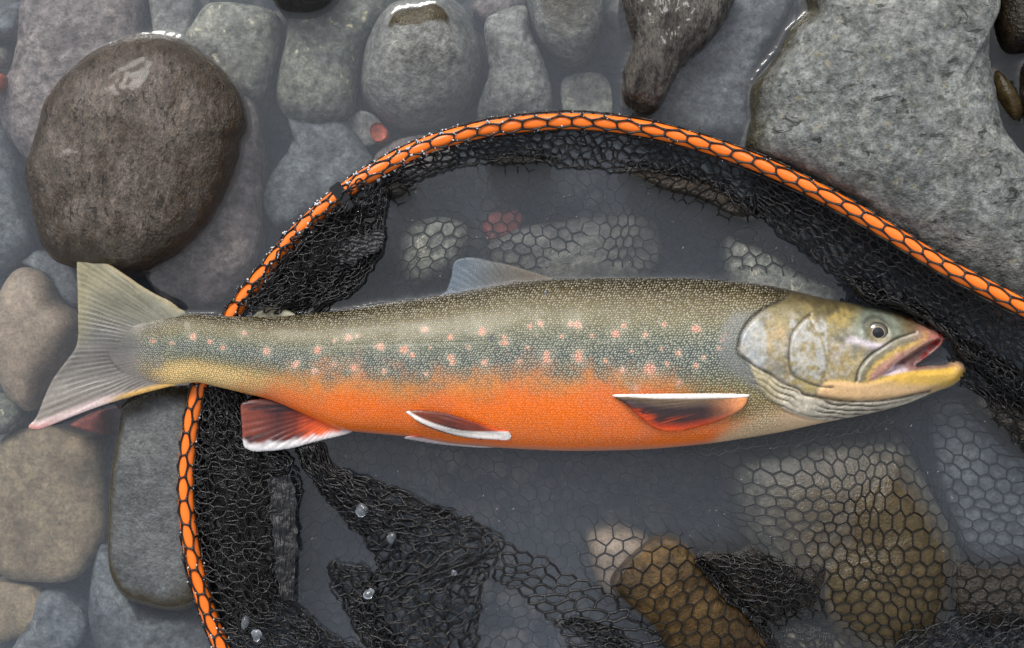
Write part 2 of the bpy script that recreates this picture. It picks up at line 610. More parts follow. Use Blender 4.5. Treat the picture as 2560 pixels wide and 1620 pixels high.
def stone_eval(st, xy):
    d = xy - st['c']
    th = np.arctan2(d[:, 1], d[:, 0])
    R = np.interp(th, st['th'], st['R'], period=2 * np.pi)
    r = np.linalg.norm(d, axis=1) / R
    rr = np.clip(r, 0, 1)
    z = st['zw'] + (st['zt'] - st['zw']) * (1 - rr ** st['p']) ** (1 / st['q']) + (d @ st['tilt']) * (1 - rr ** 2)
    return np.where(r < 1, z, -9.0)


def stone(name, label, poly, zt, zw, mat, p=2.6, q=2.0, tilt=(0, 0), res=(96, 26), rough=0.0022, nfreq=22, seed=None, cat='stone', smooth=6, ridge=0.0, zb=None, side=0.0, group=None):
    seed = len(STONES) * 13 + 5 if seed is None else seed
    if zw < -0.02 and zt < 0:
        zw, p = zw * 0.62, p + 0.9
    pl = WXY(poly, zw)
    cu = catmull(pl, smooth) if smooth > 1 else resample(np.vstack([pl, pl[:1]]), 80)[:-1]
    a2 = np.roll(cu, -1, 0)
    cr = cu[:, 0] * a2[:, 1] - a2[:, 0] * cu[:, 1]
    c = ((cu + a2) * cr[:, None]).sum(0) / (3 * cr.sum())
    th0 = np.arctan2(cu[:, 1] - c[1], cu[:, 0] - c[0])
    R0 = np.linalg.norm(cu - c, axis=1)
    o = np.argsort(th0)
    nt_, nr = res
    th = np.linspace(-np.pi, np.pi, nt_, endpoint=False)
    R = np.interp(th, th0[o], R0[o], period=2 * np.pi)
    st = dict(c=c, th=th, R=R, zt=zt, zw=zw, p=p, q=q, tilt=np.array(tilt, float))
    STONES.append(st)
    zb = min(BED - 0.02, zw - 0.02) if zb is None else zb
    rows = []
    rr = np.sin(np.linspace(0.0, np.pi / 2, nr))
    for r in rr:
        xy = c + (r * R)[:, None] * np.stack([np.cos(th), np.sin(th)], -1)
        z = zw + (zt - zw) * max(0.0, 1 - r ** p) ** (1 / q) + ((xy - c) @ st['tilt']) * (1 - r * r)
        rows.append(np.concatenate([xy, z[:, None]], -1))
    for r in np.cos(np.linspace(0.0, np.pi / 2, 9))[1:]:
        xy = c + ((r * (1 - side) + side * (r > 0.3) * r) * R)[:, None] * np.stack([np.cos(th), np.sin(th)], -1)
        z = np.full(nt_, zw - (zw - zb) * max(0.0, 1 - r ** 3) ** (1 / 2.5))
        rows.append(np.concatenate([xy, z[:, None]], -1))
    V = np.array(rows)
    sh = V.shape
    V = V.reshape(-1, 3)
    dv = V - np.array([c[0], c[1], (zt + zb) / 2])
    dv /= np.linalg.norm(dv, axis=1, keepdims=True) + 1e-9
    amp = rough * fbm(V * nfreq + seed, 5, seed, 0.52)
    if ridge:
        amp = amp - ridge * np.abs(fbm(V * np.array([nfreq * 1.6, nfreq * 0.7, nfreq] if nfreq > 30 else [nfreq] * 3) + seed, 4, seed + 40, 0.6))
    V = V + dv * amp[:, None]
    F = grid_faces(sh[0], sh[1], True)
    ob = new_mesh(name, V, F, mat, loc=(c[0], c[1], zt))
    tag(ob, label, cat, group)
    return ob


fv = lambda pts: [(x * 1.063, y * 1.063) for x, y in pts]

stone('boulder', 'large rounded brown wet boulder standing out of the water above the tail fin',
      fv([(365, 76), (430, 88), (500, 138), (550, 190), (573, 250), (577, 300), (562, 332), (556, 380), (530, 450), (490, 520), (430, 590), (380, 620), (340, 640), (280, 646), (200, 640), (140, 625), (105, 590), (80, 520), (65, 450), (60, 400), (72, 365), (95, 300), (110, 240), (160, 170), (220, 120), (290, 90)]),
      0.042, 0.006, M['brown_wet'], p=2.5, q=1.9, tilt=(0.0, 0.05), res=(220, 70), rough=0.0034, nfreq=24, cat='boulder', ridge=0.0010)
stone('rock', 'large flat topped grey dry rock with yellow flecks outside the orange hoop',
      [(2050, -60), (2021, 22), (1968, 71), (1943, 118), (1914, 154), (1878, 204), (1871, 257), (1875, 296), (1861, 340), (1868, 385), (1960, 440), (2060, 500), (2200, 585), (2350, 680), (2480, 745), (2640, 790), (2700, 560), (2600, 440), (2545, 390), (2505, 330), (2490, 280), (2468, 214), (2457, 143), (2461, 64), (2470, -60)],
      0.05, 0.000, M['grey_dry'], p=3.6, q=1.7, tilt=(0.02, 0.05), res=(300, 110), rough=0.0060, nfreq=17, cat='rock', smooth=2, ridge=0.004)
stone('rock', 'wet ridged brown grey rock poking out beside the veined underwater slab',
      fv([(1478, -40), (1470, 60), (1482, 110), (1466, 170), (1462, 230), (1480, 262), (1520, 276), (1552, 262), (1572, 225), (1602, 170), (1650, 120), (1690, 80), (1722, 20), (1720, -40)]),
      0.024, -0.002, M['wet_ridge'], p=2.6, q=1.6, res=(180, 60), rough=0.004, nfreq=38, cat='rock', ridge=0.006, smooth=4)
stone('slab', 'flat dark grey slab with a brown rim just above the water by the hoop',
      [(330, 992), (307, 1010), (300, 1060), (286, 1134), (277, 1187), (273, 1294), (273, 1401), (286, 1455), (314, 1494), (357, 1512), (429, 1528), (480, 1520), (506, 1480), (500, 1300), (500, 1100), (500, 1000), (465, 955), (390, 965)],
      0.0075, -0.006, M['slab'], p=6, q=2.0, res=(180, 50), rough=0.0016, nfreq=20, cat='slab', smooth=4)
stone('cobble', 'round grey cobble whose dark tip just breaks the water above the hoop',
      [(1118, -4), (1064, 4), (975, 18), (921, 100), (902, 186), (907, 250), (950, 304), (1021, 334), (1100, 321), (1164, 279), (1207, 196), (1214, 143), (1193, 89), (1164, 29)],
      0.0052, -0.05, M['tip'], p=2.6, q=2.0, tilt=(0.05, 0.40), res=(150, 44), rough=0.002, cat='stone')
stone('cobble', 'pale rounded cobble close under the water beside the brown boulder',
      [(525, 14), (600, 12), (679, 28), (704, 60), (694, 143), (676, 200), (645, 250), (589, 236), (520, 170), (466, 105), (490, 55)],
      -0.009, -0.05, M['pale'], p=3.2, q=2.0, res=(110, 34), cat='stone')
stone('cobble', 'large mottled greenish grey cobble between the pale cobble and the dark tipped one',
      [(760, -50), (960, -50), (975, 30), (915, 120), (893, 220), (880, 290), (800, 322), (720, 300), (690, 230), (715, 100)],
      -0.014, -0.06, M['green'], p=3, q=2.0, res=(120, 36), cat='stone', rough=0.005)
stone('cobble', 'long pinkish grey cobble lying underwater behind the brown boulder',
      [(85, -60), (335, -60), (350, 60), (330, 200), (250, 360), (90, 410), (25, 350), (5, 240), (42, 140)],
      -0.016, -0.055, M['pink'], p=3, q=2, res=(120, 36), cat='stone', rough=0.004)
stone('cobble', 'small upright blue grey cobble tucked in behind the brown boulder',
      [(376, -50), (470, -50), (484, 50), (470, 110), (430, 125), (392, 105), (380, 50)], -0.03, -0.06, M['grey'], p=3.2, cat='stone')
stone('rock', 'angular grey submerged rock with a sharp ridge beside the dark tipped cobble',
      [(1218, 45), (1316, 14), (1323, 71), (1352, 136), (1373, 200), (1380, 257), (1364, 300), (1300, 320), (1196, 300), (1207, 232), (1225, 171), (1214, 107)],
      -0.016, -0.05, M['grey'], p=2.0, q=1.3, smooth=2, res=(120, 36), cat='rock', rough=0.004, ridge=0.003)
stone('cobble', 'smooth grey rounded cobble beside the wet ridged rock, top touching the surface',
      [(1326, -60), (1330, 54), (1357, 107), (1393, 139), (1428, 154), (1471, 139), (1503, 89), (1514, 0), (1512, -60)], -0.005, -0.05, M['grey'], p=2.6, res=(110, 34), tilt=(-0.05, 0.14), cat='stone')
stone('cobble', 'small dim cobble deep in the gap below the smooth grey one',
      [(1415, 195), (1500, 185), (1530, 240), (1515, 310), (1430, 310), (1405, 250)], -0.045, -0.075, M['pale'], p=3, cat='stone')
stone('slab', 'submerged blue grey slab beside the big dry rock, crossed by pale veins',
      [(1830, -30), (1980, -30), (1960, 60), (1900, 150), (1866, 250), (1866, 350), (1760, 350), (1640, 320), (1585, 290), (1620, 200), (1740, 110)],
      -0.014, -0.05, M['blue'], p=6, q=2, smooth=3, res=(120, 30), cat='slab')
stone('rock', 'dark brown wet rock beyond the right edge of the big dry rock',
      [(2490, -60), (2660, -60), (2660, 120), (2560, 134), (2508, 128), (2484, 60)], 0.03, 0.0, M['dark'], p=2.6, res=(120, 36), cat='rock', ridge=0.002)
stone('rock', 'blackish wet rock standing against the right flank of the big dry rock',
      [(2560, 150), (2680, 120), (2700, 430), (2600, 400), (2556, 330), (2540, 240)], 0.03, -0.004, M['dark'], p=2.4, res=(120, 36), cat='rock', ridge=0.003)
stone('stone', 'tan wet stone wedged between the big dry rock and the blackish rock',
      [(2470, 170), (2500, 190), (2540, 250), (2552, 300), (2525, 320), (2490, 280), (2462, 220)], 0.008, -0.01, M['olive'], p=2.2, res=(80, 24))
stone('stone', 'black wet stone jutting from the water beyond the pale cobble',
      [(676, -60), (684, 6), (711, 28), (761, 36), (800, 28), (836, 0), (850, -60)], 0.018, -0.002, M['black'], p=2.6, smooth=3, res=(100, 30))
stone('slab', 'pointed blue grey slab lying underwater outside the hoop near the black clip',
      [(718, 300), (745, 276), (850, 288), (915, 370), (935, 420), (860, 480), (760, 550), (690, 570), (655, 500), (690, 420), (735, 350)],
      -0.026, -0.06, M['blue'], p=5, q=1.8, smooth=2, res=(110, 30), cat='slab')
stone('cobble', 'lavender grey cobble underwater between the brown boulder and the orange hoop',
      [(600, 215), (645, 290), (655, 450), (648, 640), (600, 730), (480, 770), (370, 700), (330, 500), (450, 330)], -0.012, -0.05, M['pink'], p=3.4, res=(120, 34), cat='stone')
stone('stone', 'little round grey stone below the round dark tipped cobble',
      [(868, 300), (905, 276), (950, 300), (955, 345), (915, 365), (876, 345)], -0.035, -0.06, M['grey'], p=2.4, res=(64, 20))
stone('pebble', 'orange pebble on the bed below the round dark tipped cobble', [(930, 312), (950, 308), (966, 322), (962, 346), (940, 352), (926, 334)], -0.03, -0.045, M['orange_pebble'], p=2.4, res=(40, 14), zb=-0.1)
stone('stone', 'reddish brown stone partly under the orange hoop',
      [(930, 410), (975, 358), (1070, 338), (1140, 372), (1120, 420), (1000, 450)], -0.03, -0.06, M['pink'], p=2.6, res=(80, 24))
stone('cobble', 'smooth tan cobble underwater beneath the lower lobe of the tail',
      [(46, 672), (100, 677), (129, 706), (150, 754), (189, 783), (200, 820), (172, 885), (120, 950), (92, 1015), (64, 1026), (24, 990), (0, 930), (-8, 830), (5, 735)], -0.010, -0.05, M['tan'], p=3.4, res=(110, 34), rough=0.001, cat='stone')
stone('stone', 'small green grey stone at the foot of the tan cobble',
      [(-25, 992), (30, 984), (57, 1012), (58, 1050), (30, 1078), (-25, 1080)], -0.018, -0.05, M['green'], p=3, res=(64, 20))
stone('pebble', 'red angular pebble lying just past the white edge of the tail', [(172, 1062), (225, 1034), (262, 1022), (268, 1086), (215, 1078)], -0.012, -0.03, M['red'], p=4, smooth=1, res=(64, 16), rough=0.001, zb=-0.1)
stone('stone', 'broad silty tan stone underwater beside the flat dark slab',
      [(10, 1095), (110, 1062), (200, 1088), (262, 1110), (270, 1300), (248, 1380), (190, 1450), (90, 1455), (-10, 1420), (-60, 1250)], -0.026, -0.06, M['silt'], p=7, res=(120, 34), rough=0.005, nfreq=12)
stone('stone', 'olive stone half sunk in silt below the broad tan one',
      [(-40, 1470), (30, 1455), (90, 1470), (120, 1520), (80, 1580), (-40, 1600)], -0.03, -0.06, M['silt'], p=3, res=(80, 24))
stone('stone', 'dark grey blocky stone in silt below the broad tan one',
      [(90, 1490), (150, 1478), (214, 1540), (212, 1590), (150, 1650), (70, 1680), (20, 1640), (70, 1570)], -0.03, -0.06, M['blue'], p=4, smooth=2, res=(80, 24))
stone('stone', 'blue grey submerged stone around the foot of the flat dark slab',
      [(236, 1420), (268, 1350), (300, 1440), (380, 1530), (520, 1530), (560, 1660), (300, 1680), (225, 1560)], -0.016, -0.055, M['blue'], p=3.4, res=(100, 30))
stone('stone', 'blue grey flat stone beside the head of the long pinkish cobble', [(-60, 40), (20, 22), (72, 8), (78, 55), (42, 95), (-60, 100)], -0.022, -0.06, M['blue'], p=3.4, res=(64, 20))
stone('pebble', 'little pale pebble beside the long pinkish cobble', [(-25, 120), (10, 118), (26, 138), (10, 160), (-25, 164)], -0.03, -0.06, M['pale'], p=2.4, res=(48, 16), zb=-0.11)
stone('pebble', 'bright orange pebble beside the long pinkish cobble', [(-30, 182), (8, 186), (17, 200), (8, 222), (-30, 230)], -0.008, -0.03, M['orange_pebble'], p=2.4, res=(48, 16), zb=-0.11)
stone('stone', 'tall blue grey stone underwater along the left flank of the brown boulder',
      [(-60, 270), (15, 310), (52, 400), (62, 480), (90, 600), (60, 660), (-60, 660)], -0.022, -0.06, M['blue'], p=3.4, res=(80, 24))
stone('stone', 'small slate stone between brown boulder and tan cobble', [(40, 650), (100, 625), (160, 650), (220, 700), (215, 760), (170, 760), (120, 690)], -0.03, -0.06, M['blue'], p=3, res=(64, 20))
stone('stone', 'reddish brown stone in the gap under the small cobbles by the ridged rock', [(1180, 10), (1290, -30), (1330, -30), (1310, 25), (1225, 60)], -0.035, -0.07, M['pink'], p=3, res=(64, 20))
# inside the hoop, seen through the net
stone('cobble', 'pale cobble seen through submerged net beside the dorsal fin',
      [(1000, 590), (1030, 558), (1100, 543), (1160, 558), (1172, 600), (1150, 655), (1100, 695), (1030, 715), (1000, 660)], -0.016, -0.055, M['pale'], p=2.8, res=(80, 24), cat='stone')
stone('stone', 'dim grey stone under the net above the middle of the back',
      [(1220, 610), (1300, 570), (1420, 553), (1560, 538), (1645, 560), (1660, 640), (1580, 710), (1300, 710)], -0.032, -0.065, M['olive'], p=3, res=(90, 26), rough=0.006)
stone('stone', 'reddish stone under the net beside the pale cobble by the dorsal fin', [(1205, 560), (1240, 530), (1300, 528), (1300, 570), (1230, 610)], -0.035, -0.065, M['red'], p=3, res=(64, 20))
stone('stone', 'pale stone under the net just behind the top of the head',
      [(1812, 600), (1850, 596), (1920, 630), (2000, 685), (2090, 730), (2040, 780), (1900, 760), (1830, 720)], -0.014, -0.05, M['pale'], p=2.8, res=(80, 24))
stone('boulder', 'large olive boulder under the net below the head, raised in place of a dark reflection',
      [(1807, 1134), (1879, 1098), (2021, 1072), (2218, 1072), (2262, 1134), (2312, 1223), (2364, 1312), (2386, 1376), (2384, 1455), (2365, 1530), (2300, 1620), (2180, 1660), (2040, 1600), (1960, 1520), (1900, 1430), (1850, 1330), (1825, 1240)],
      0.0030, -0.05, M['olive'], p=4.2, q=2.2, tilt=(0.13, -0.10), res=(180, 54), rough=0.0022, nfreq=20, cat='boulder')  # lifted through the surface to stand in for a dark reflection
stone('stone', 'honey brown stone under black net, raised in place of a dark reflection',
      [(1525, 1458), (1560, 1405), (1610, 1367), (1655, 1348), (1712, 1358), (1745, 1395), (1795, 1455), (1865, 1525), (1935, 1600), (1950, 1700), (1720, 1700), (1630, 1570), (1565, 1510)], 0.010, -0.006, M['brown'], p=2.8, res=(130, 40), rough=0.002)  # set above the water to act as a reflection-free patch
stone('stone', 'dark humped stone standing in for a reflection between the honey brown and olive stones',
      [(1738, 1390), (1772, 1372), (1830, 1384), (1880, 1360), (1915, 1388), (1945, 1412), (2050, 1402), (2080, 1440), (2070, 1520), (1990, 1540), (1930, 1570), (1850, 1510), (1785, 1435)], 0.006, -0.006, M['dark'], p=3, res=(110, 34), rough=0.004)  # breaks the surface in place of a dark reflection
stone('cobble', 'pale beige cobble under water and net beside the honey brown stone', [(1468, 1350), (1530, 1318), (1600, 1333), (1640, 1370), (1620, 1440), (1560, 1500), (1500, 1470)], -0.009, -0.05, M['tan'], p=2.8, res=(80, 24), cat='stone')
stone('stone', 'dark olive stone raised in place of a reflection beyond the large olive boulder',
      [(2392, 1405), (2450, 1418), (2540, 1412), (2660, 1412), (2660, 1560), (2480, 1570), (2400, 1540), (2382, 1480)], 0.008, -0.004, M['dark'], p=3, res=(110, 34))  # raised above the water where a dark reflection would lie
stone('stone', 'faint grey stone deep under the net below the lower jaw', [(2330, 1030), (2440, 1010), (2600, 1080), (2620, 1300), (2560, 1390), (2430, 1390), (2370, 1270)], -0.034, -0.07, M['blue'], p=3, res=(90, 26))
stone('stone', 'dark brown stone under the folded net beyond the lower jaw tip', [(2440, 985), (2500, 980), (2600, 1030), (2640, 1150), (2570, 1150), (2510, 1090), (2450, 1030)], 0.004, -0.006, M['dark'], p=2.6, res=(80, 24))
stone('stone', 'long dark brown strip added for a reflection-free gap inside the top of the hoop',
      [(1542, 425), (1590, 412), (1660, 428), (1740, 445), (1820, 480), (1888, 525), (1914, 556), (1880, 565), (1820, 540), (1740, 500), (1660, 480), (1590, 448)], 0.004, -0.005, M['dark'], p=2.4, res=(120, 26), rough=0.003)  # thin stone shape added for a gap in the sky reflection
stone('stone', 'small brown stone breaking the water under the hoop beside the black clip', [(960, 470), (985, 448), (1018, 455), (1026, 480), (1000, 500), (968, 496)], 0.005, -0.005, M['dark'], p=2.4, res=(48, 16))
stone('stone', 'brown stone edge added for a reflection-free gap inside the crown of the hoop', [(1210, 412), (1240, 392), (1300, 386), (1370, 394), (1372, 412), (1300, 414), (1240, 420)], 0.003, -0.005, M['dark'], p=2.4, res=(64, 18))  # added edge, stands for water without sky reflection
stone('stone', 'black stone added under tangled net where the hoop meets the tail, hiding sky reflection', [(560, 960), (640, 985), (715, 1110), (730, 1200), (720, 1400), (700, 1500), (640, 1600), (545, 1560), (515, 1440), (500, 1200), (520, 1000)], 0.002, -0.006, M['black'], p=3, res=(90, 26))  # added to cut out the grey sky reflection below the net
stone('stone', 'blackish stone added under bunched net below the black clip to block sky reflection', [(830, 530), (930, 500), (945, 560), (915, 640), (850, 690), (740, 770), (670, 790), (660, 740), (730, 640)], 0.002, -0.006, M['black'], p=3, res=(80, 24))  # added so the water under the net reflects no sky
stone('stone', 'rusty brown stone under water beneath the tangled net by the olive boulder', [(1930, 1570), (2000, 1545), (2080, 1560), (2180, 1660), (2180, 1720), (1940, 1720)], -0.006, -0.03, M['olive'], p=3, res=(80, 24))


def heights(xy):
    z = np.full(len(xy), BED)
    for st in STONES:
        z = np.maximum(z, stone_eval(st, xy))
    return z


# uncountable small gravel on the bed and cobbles beyond the frame, each set one mesh
def blob_mesh(centers, radii, squash, seed, nt_=10, nr=6):
    r_ = np.random.default_rng(seed)
    ph = np.linspace(0, np.pi, nr)
    th = np.linspace(0, 2 * np.pi, nt_, endpoint=False)
    unit = np.stack([np.outer(np.sin(ph), np.cos(th)), np.outer(np.sin(ph), np.sin(th)), np.outer(np.cos(ph), np.ones(nt_))], -1).reshape(-1, 3)
    Vs, Fs = [], []
    base = grid_faces(nr, nt_, True)
    for k, (c, r) in enumerate(zip(centers, radii)):
        u = unit * (1 + 0.28 * vnoise(unit * 1.3 + r_.uniform(-99, 99, 3), 5)[:, None])
        u = u * np.array([1, r_.uniform(0.55, 0.95), squash])
        a = r_.uniform(0, 6.28)
        rot = np.array([[np.cos(a), -np.sin(a), 0], [np.sin(a), np.cos(a), 0], [0, 0, 1]])
        Vs.append(u @ rot.T * r + c)
        Fs.append(base + k * len(unit))
    return np.concatenate(Vs), np.concatenate(Fs)


cen = np.stack([rng.uniform(-0.42, 0.42, 2600), rng.uniform(-0.30, 0.30, 2600), rng.uniform(BED + 0.004, BED + 0.022, 2600)], -1)
gp = np.stack([cen[:, 0] / S + 1280, 810 - cen[:, 1] / S], -1)
inn = (gp[:, 1] > 330 + np.abs(gp[:, 0] - 1450) ** 2 / 3200) & (gp[:, 0] > 480)
cen[inn, 2] = BED + 0.002
gv, gf = blob_mesh(cen, rng.uniform(0.004, 0.015, 2600), 0.6, 1)
tag(new_mesh('gravel', gv, gf, M['gravel']), 'small mixed gravel between the larger stones on the river bed', 'gravel', kind='stuff')
pts = rng.uniform(-1.5, 1.5, (900, 2))
pts = pts[(np.abs(pts[:, 0]) > 0.46) | (np.abs(pts[:, 1]) > 0.33)][:420]
gv, gf = blob_mesh(np.c_[pts, rng.uniform(-0.09, -0.03, len(pts))], rng.uniform(0.03, 0.09, len(pts)), 0.6, 2, 24, 14)
tag(new_mesh('cobble_bed', gv, gf, M['grey']), 'mass of grey river cobbles stretching away under the shallow water', 'cobbles', kind='stuff')
# ------------------------------------------------------------------ the fish
fish = empty('fish', (*WXY((1280, 900), 0.0), 0.0))
tag(fish, 'large orange bellied fish with pale spots lying on its side in the net', 'fish')
FZ = 0.001            # plane on which the fish outline is laid out


def FW(p, z):
    xy = WXY(p, np.interp(np.asarray(p)[:, 0], [60, 480, 700, 1000, 2400], [.018, .018, .008, FZ, FZ]))   # the tail lies higher
    return np.concatenate([xy, np.asarray(z, float)[:, None]], -1)


def lattice(poly, step):
    """quads of a regular lattice inside a closed polygon, the outer ring pulled onto the outline"""
    poly = np.asarray(poly, float)
    lo, hi = poly.min(0) - step * 1.5, poly.max(0) + step * 1.5
    xs, ys = np.arange(lo[0], hi[0] + step, step), np.arange(lo[1], hi[1] + step, step)
    X, Y = np.meshgrid(xs, ys, indexing='ij')
    P = np.stack([X, Y], -1).reshape(-1, 2)
    ins = inside(P, poly)
    F = grid_faces(len(xs), len(ys))
    F = F[ins[F].sum(1) >= 2]
    used = np.unique(F)
    idx = np.full(len(P), -1)
    idx[used] = np.arange(len(used))
    P = P[used]
    ins = ins[used]
    F = idx[F]
    d, near = seg_dist(P, poly, True)
    edge = ~ins | (d < step * 0.35)
    P[edge] = near[edge]
    d[edge] = 0
    return P, F, d, edge


def closed_solid(name, P, F, ztop, zbot, edge, mat, parent, col, uv=None):
    """top and bottom sheet sharing the outline vertices"""
    n = len(P)
    bot = np.arange(n) + n
    bot[edge] = np.nonzero(edge)[0]
    keep = np.r_[np.ones(n, bool), ~edge]
    re = np.cumsum(keep) - 1
    V = np.concatenate([FW(P, ztop), FW(P, zbot)])[keep]
    F2 = np.concatenate([F[:, ::-1], re[bot[F]]])
    cc = np.concatenate([col, col])[keep]
    uu = None if uv is None else np.concatenate([uv, uv])[keep]
    return new_mesh(name, V, F2, mat, parent, col=cc, uv=uu)


TOP = np.array([(268, 872), (290, 838), (335, 810), (400, 792), (468, 785), (571, 790), (678, 792), (750, 786), (857, 776), (957, 758), (1064, 744), (1171, 726), (1279, 706), (1386, 697), (1528, 693), (1707, 694), (1807, 700), (1914, 711), (1986, 726), (2057, 744), (2129, 758), (2200, 769), (2271, 786), (2325, 804), (2352, 818)], float)
BOT = np.array([(268, 876), (290, 915), (335, 948), (400, 963), (440, 962), (493, 956), (536, 965), (607, 982), (678, 1000), (760, 1035), (840, 1070), (882, 1079), (1020, 1093), (1127, 1110), (1254, 1121), (1414, 1129), (1594, 1126), (1700, 1118), (1807, 1106), (1950, 1082), (2057, 1058), (2164, 1037), (2236, 1019), (2271, 1008), (2307, 993), (2343, 978), (2380, 964)], float)
MOUTH = np.array([(2404, 944), (2413, 926), (2407, 908), (2390, 899), (2376, 904), (2361, 912), (2325, 913), (2287, 914), (2296, 905), (2312, 893), (2330, 880), (2350, 862), (2363, 845), (2363, 829)], float)
outline = catmull(np.concatenate([TOP, MOUTH[::-1], BOT[::-1]]), 4)
P, F, dist, edge = lattice(outline, 2.6)
x, y = P[:, 0], P[:, 1]
ty = np.interp(x, TOP[:, 0], TOP[:, 1])
by = np.interp(x, np.r_[BOT[:, 0], 2413], np.r_[BOT[:, 1], 930])
mid, half = (ty + by) / 2, (by - ty) / 2
t = np.clip((y - mid) / half, -1, 1)
hw = np.interp(x, [268, 390, 468, 600, 800, 1000, 1200, 1450, 1700, 1880, 2000, 2130, 2250, 2340, 2415], [.0004, .0042, .0085, .0120, .0180, .0240, .0280, .0305, .0310, .0310, .0300, .0262, .0195, .0130, .0075])
z0 = np.interp(x, [268, 480, 700, 1000, 1400, 1900, 2400], [.0205, .019, .009, -.001, -.004, -.003, .002])
prof = np.sqrt(np.clip(1 - np.abs(t) ** 2.15, 0, 1))
jaw = sst(2080, 2240, x)
Rr = 26.0
lip = np.sqrt(np.clip(1 - (1 - np.clip(dist / Rr, 0, 1)) ** 2, 0, 1))
prof = prof * (1 - jaw) + jaw * np.minimum(np.maximum(prof, 0.35), 1) * lip
prof = np.where(edge, 0, prof)
zt = hw * prof

cu = lambda pts, s=5: catmull(np.array(pts, float), s, False)
GILL = cu([(1952, 748), (1938, 754), (1893, 776), (1862, 799), (1842, 827), (1832, 855), (1831, 881), (1851, 898), (1873, 915), (1910, 934), (1938, 954), (1975, 968), (1992, 982), (2029, 989), (2091, 998), (2147, 1000), (2204, 997), (2260, 988), (2317, 977)])
PREO = cu([(2010, 786), (1990, 800), (1972, 819), (1958, 841), (1952, 875), (1954, 915), (1966, 937), (1995, 951), (2029, 962), (2060, 964)])
PRE2 = cu([(2006, 795), (2020, 827), (2034, 850), (2041, 880), (2047, 906), (2043, 930), (2033, 944)])
MAXU = cu([(2275, 830), (2220, 847), (2184, 867), (2147, 892), (2124, 923), (2119, 950)])
MAXP = catmull(np.array([(2300, 826), (2260, 834), (2220, 848), (2184, 868), (2148, 893), (2126, 923), (2120, 948), (2130, 957), (2146, 956), (2172, 942), (2205, 917), (2222, 900), (2262, 875), (2304, 851), (2330, 842)], float), 4)
MOUTHP = catmull(np.array([(2186, 934), (2206, 917), (2224, 900), (2264, 876), (2306, 853), (2345, 846), (2330, 884), (2296, 908), (2330, 914), (2378, 908), (2370, 917), (2300, 923), (2240, 928), (2205, 936)], float), 4)
JAWP = catmull(np.array([(2050, 945), (2120, 950), (2170, 944), (2210, 932), (2270, 921), (2350, 917), (2380, 905), (2412, 915), (2405, 945), (2340, 977), (2260, 992), (2190, 1000), (2100, 1000), (2040, 992), (2020, 975)], float), 4)
HEAD = catmull(np.array([(1990, 722), (1952, 748), (1893, 776), (1845, 822), (1829, 865), (1832, 885), (1855, 905), (1880, 960), (1930, 1010), (1990, 1035), (2060, 1050), (2200, 1040), (2440, 960), (2440, 880), (2380, 800), (2200, 750), (2060, 730)], float), 4)
BRAN = catmull(np.array([(1831, 885), (1851, 900), (1910, 936), (1975, 970), (2030, 991), (2147, 1001), (2317, 979), (2270, 1010), (2160, 1036), (2040, 1062), (1960, 1040), (1895, 1000), (1860, 960), (1838, 920)], float), 4)
EYE = np.array([2176.0, 831.0])

dG, _ = seg_dist(P, GILL)
dP, _ = seg_dist(P, PREO)
d2, _ = seg_dist(P, PRE2)
dM, _ = seg_dist(P, MAXU)
sH, sM, sMo, sJ, sB = (sdf(P, q) for q in (HEAD, MAXP, MOUTHP, JAWP, BRAN))
rE = np.hypot(x - EYE[0], (y - EYE[1]) * 1.05)
inner = sst(0, 14, dist)
headm = sst(-2, 3, sH)
rel = np.zeros(len(P))
rel += 0.0016 * sst(-3, 8, sH) * inner * (1 - sst(2000, 2200, x))       # gill cover stands proud
rel -= 0.0016 * np.exp(-(dG / 3.6) ** 2) * inner
rel -= 0.0011 * np.exp(-(dP / 3.6) ** 2) + 0.0005 * np.exp(-(d2 / 3) ** 2)
rel += 0.0009 * sst(0, 9, sM) * inner
rel -= 0.0015 * np.exp(-(dM / 3.2) ** 2) * inner
rel -= 0.0075 * sst(-1, 14, sMo) * inner                                   # mouth cavity
rel += 0.0010 * sst(0, 16, sJ) * inner
streak = np.sin(dG * 0.44 + 7 * fbm(P * np.array([0.008, 0.014]), 3, 9)) * (0.6 + 0.6 * fbm(P * 0.012, 2, 10))
rel -= 0.0008 * sst(0.05, 0.5, streak) * sst(0, 8, sB) * inner
rel += 0.0012 * np.exp(-((rE - 33) / 9) ** 2) - 0.0016 * np.exp(-(rE / 22) ** 2)
rel += 0.0003 * fbm(P * 0.012, 3, 21) * inner * (1 - headm) + 0.00045 * fbm(P * 0.035, 3, 22) * inner * headm
lat = np.interp(x, [300, 700, 1000, 1400, 1800], [872, 868, 858, 850, 838])
rel -= 0.00015 * np.exp(-((y - lat) / 3.0) ** 2) * (1 - headm)
ztop = z0 + zt + rel * np.clip(prof * 2, 0, 1)
ztop = np.where(edge, z0, np.maximum(ztop, z0 + 0.0002))
zbot = np.where(edge, z0, z0 - zt * 0.95)

# colours of the skin
yy = (t + 1) / 2
n1 = fbm(P * 0.010, 4, 31)
n2 = fbm(P * 0.030, 4, 32)
n3 = fbm(P * 0.085, 3, 33)


def rampc(v, stops):
    xs = [s[0] for s in stops]
    cs = np.array([lin(s[1]) for s in stops])
    return np.stack([np.interp(v, xs, cs[:, k]) for k in range(3)], -1)


def over(col, c, m):
    c = np.broadcast_to(lin(c) if np.ndim(c) == 1 else c, col.shape)
    return col + (c - col) * np.clip(m, 0, 1)[:, None]


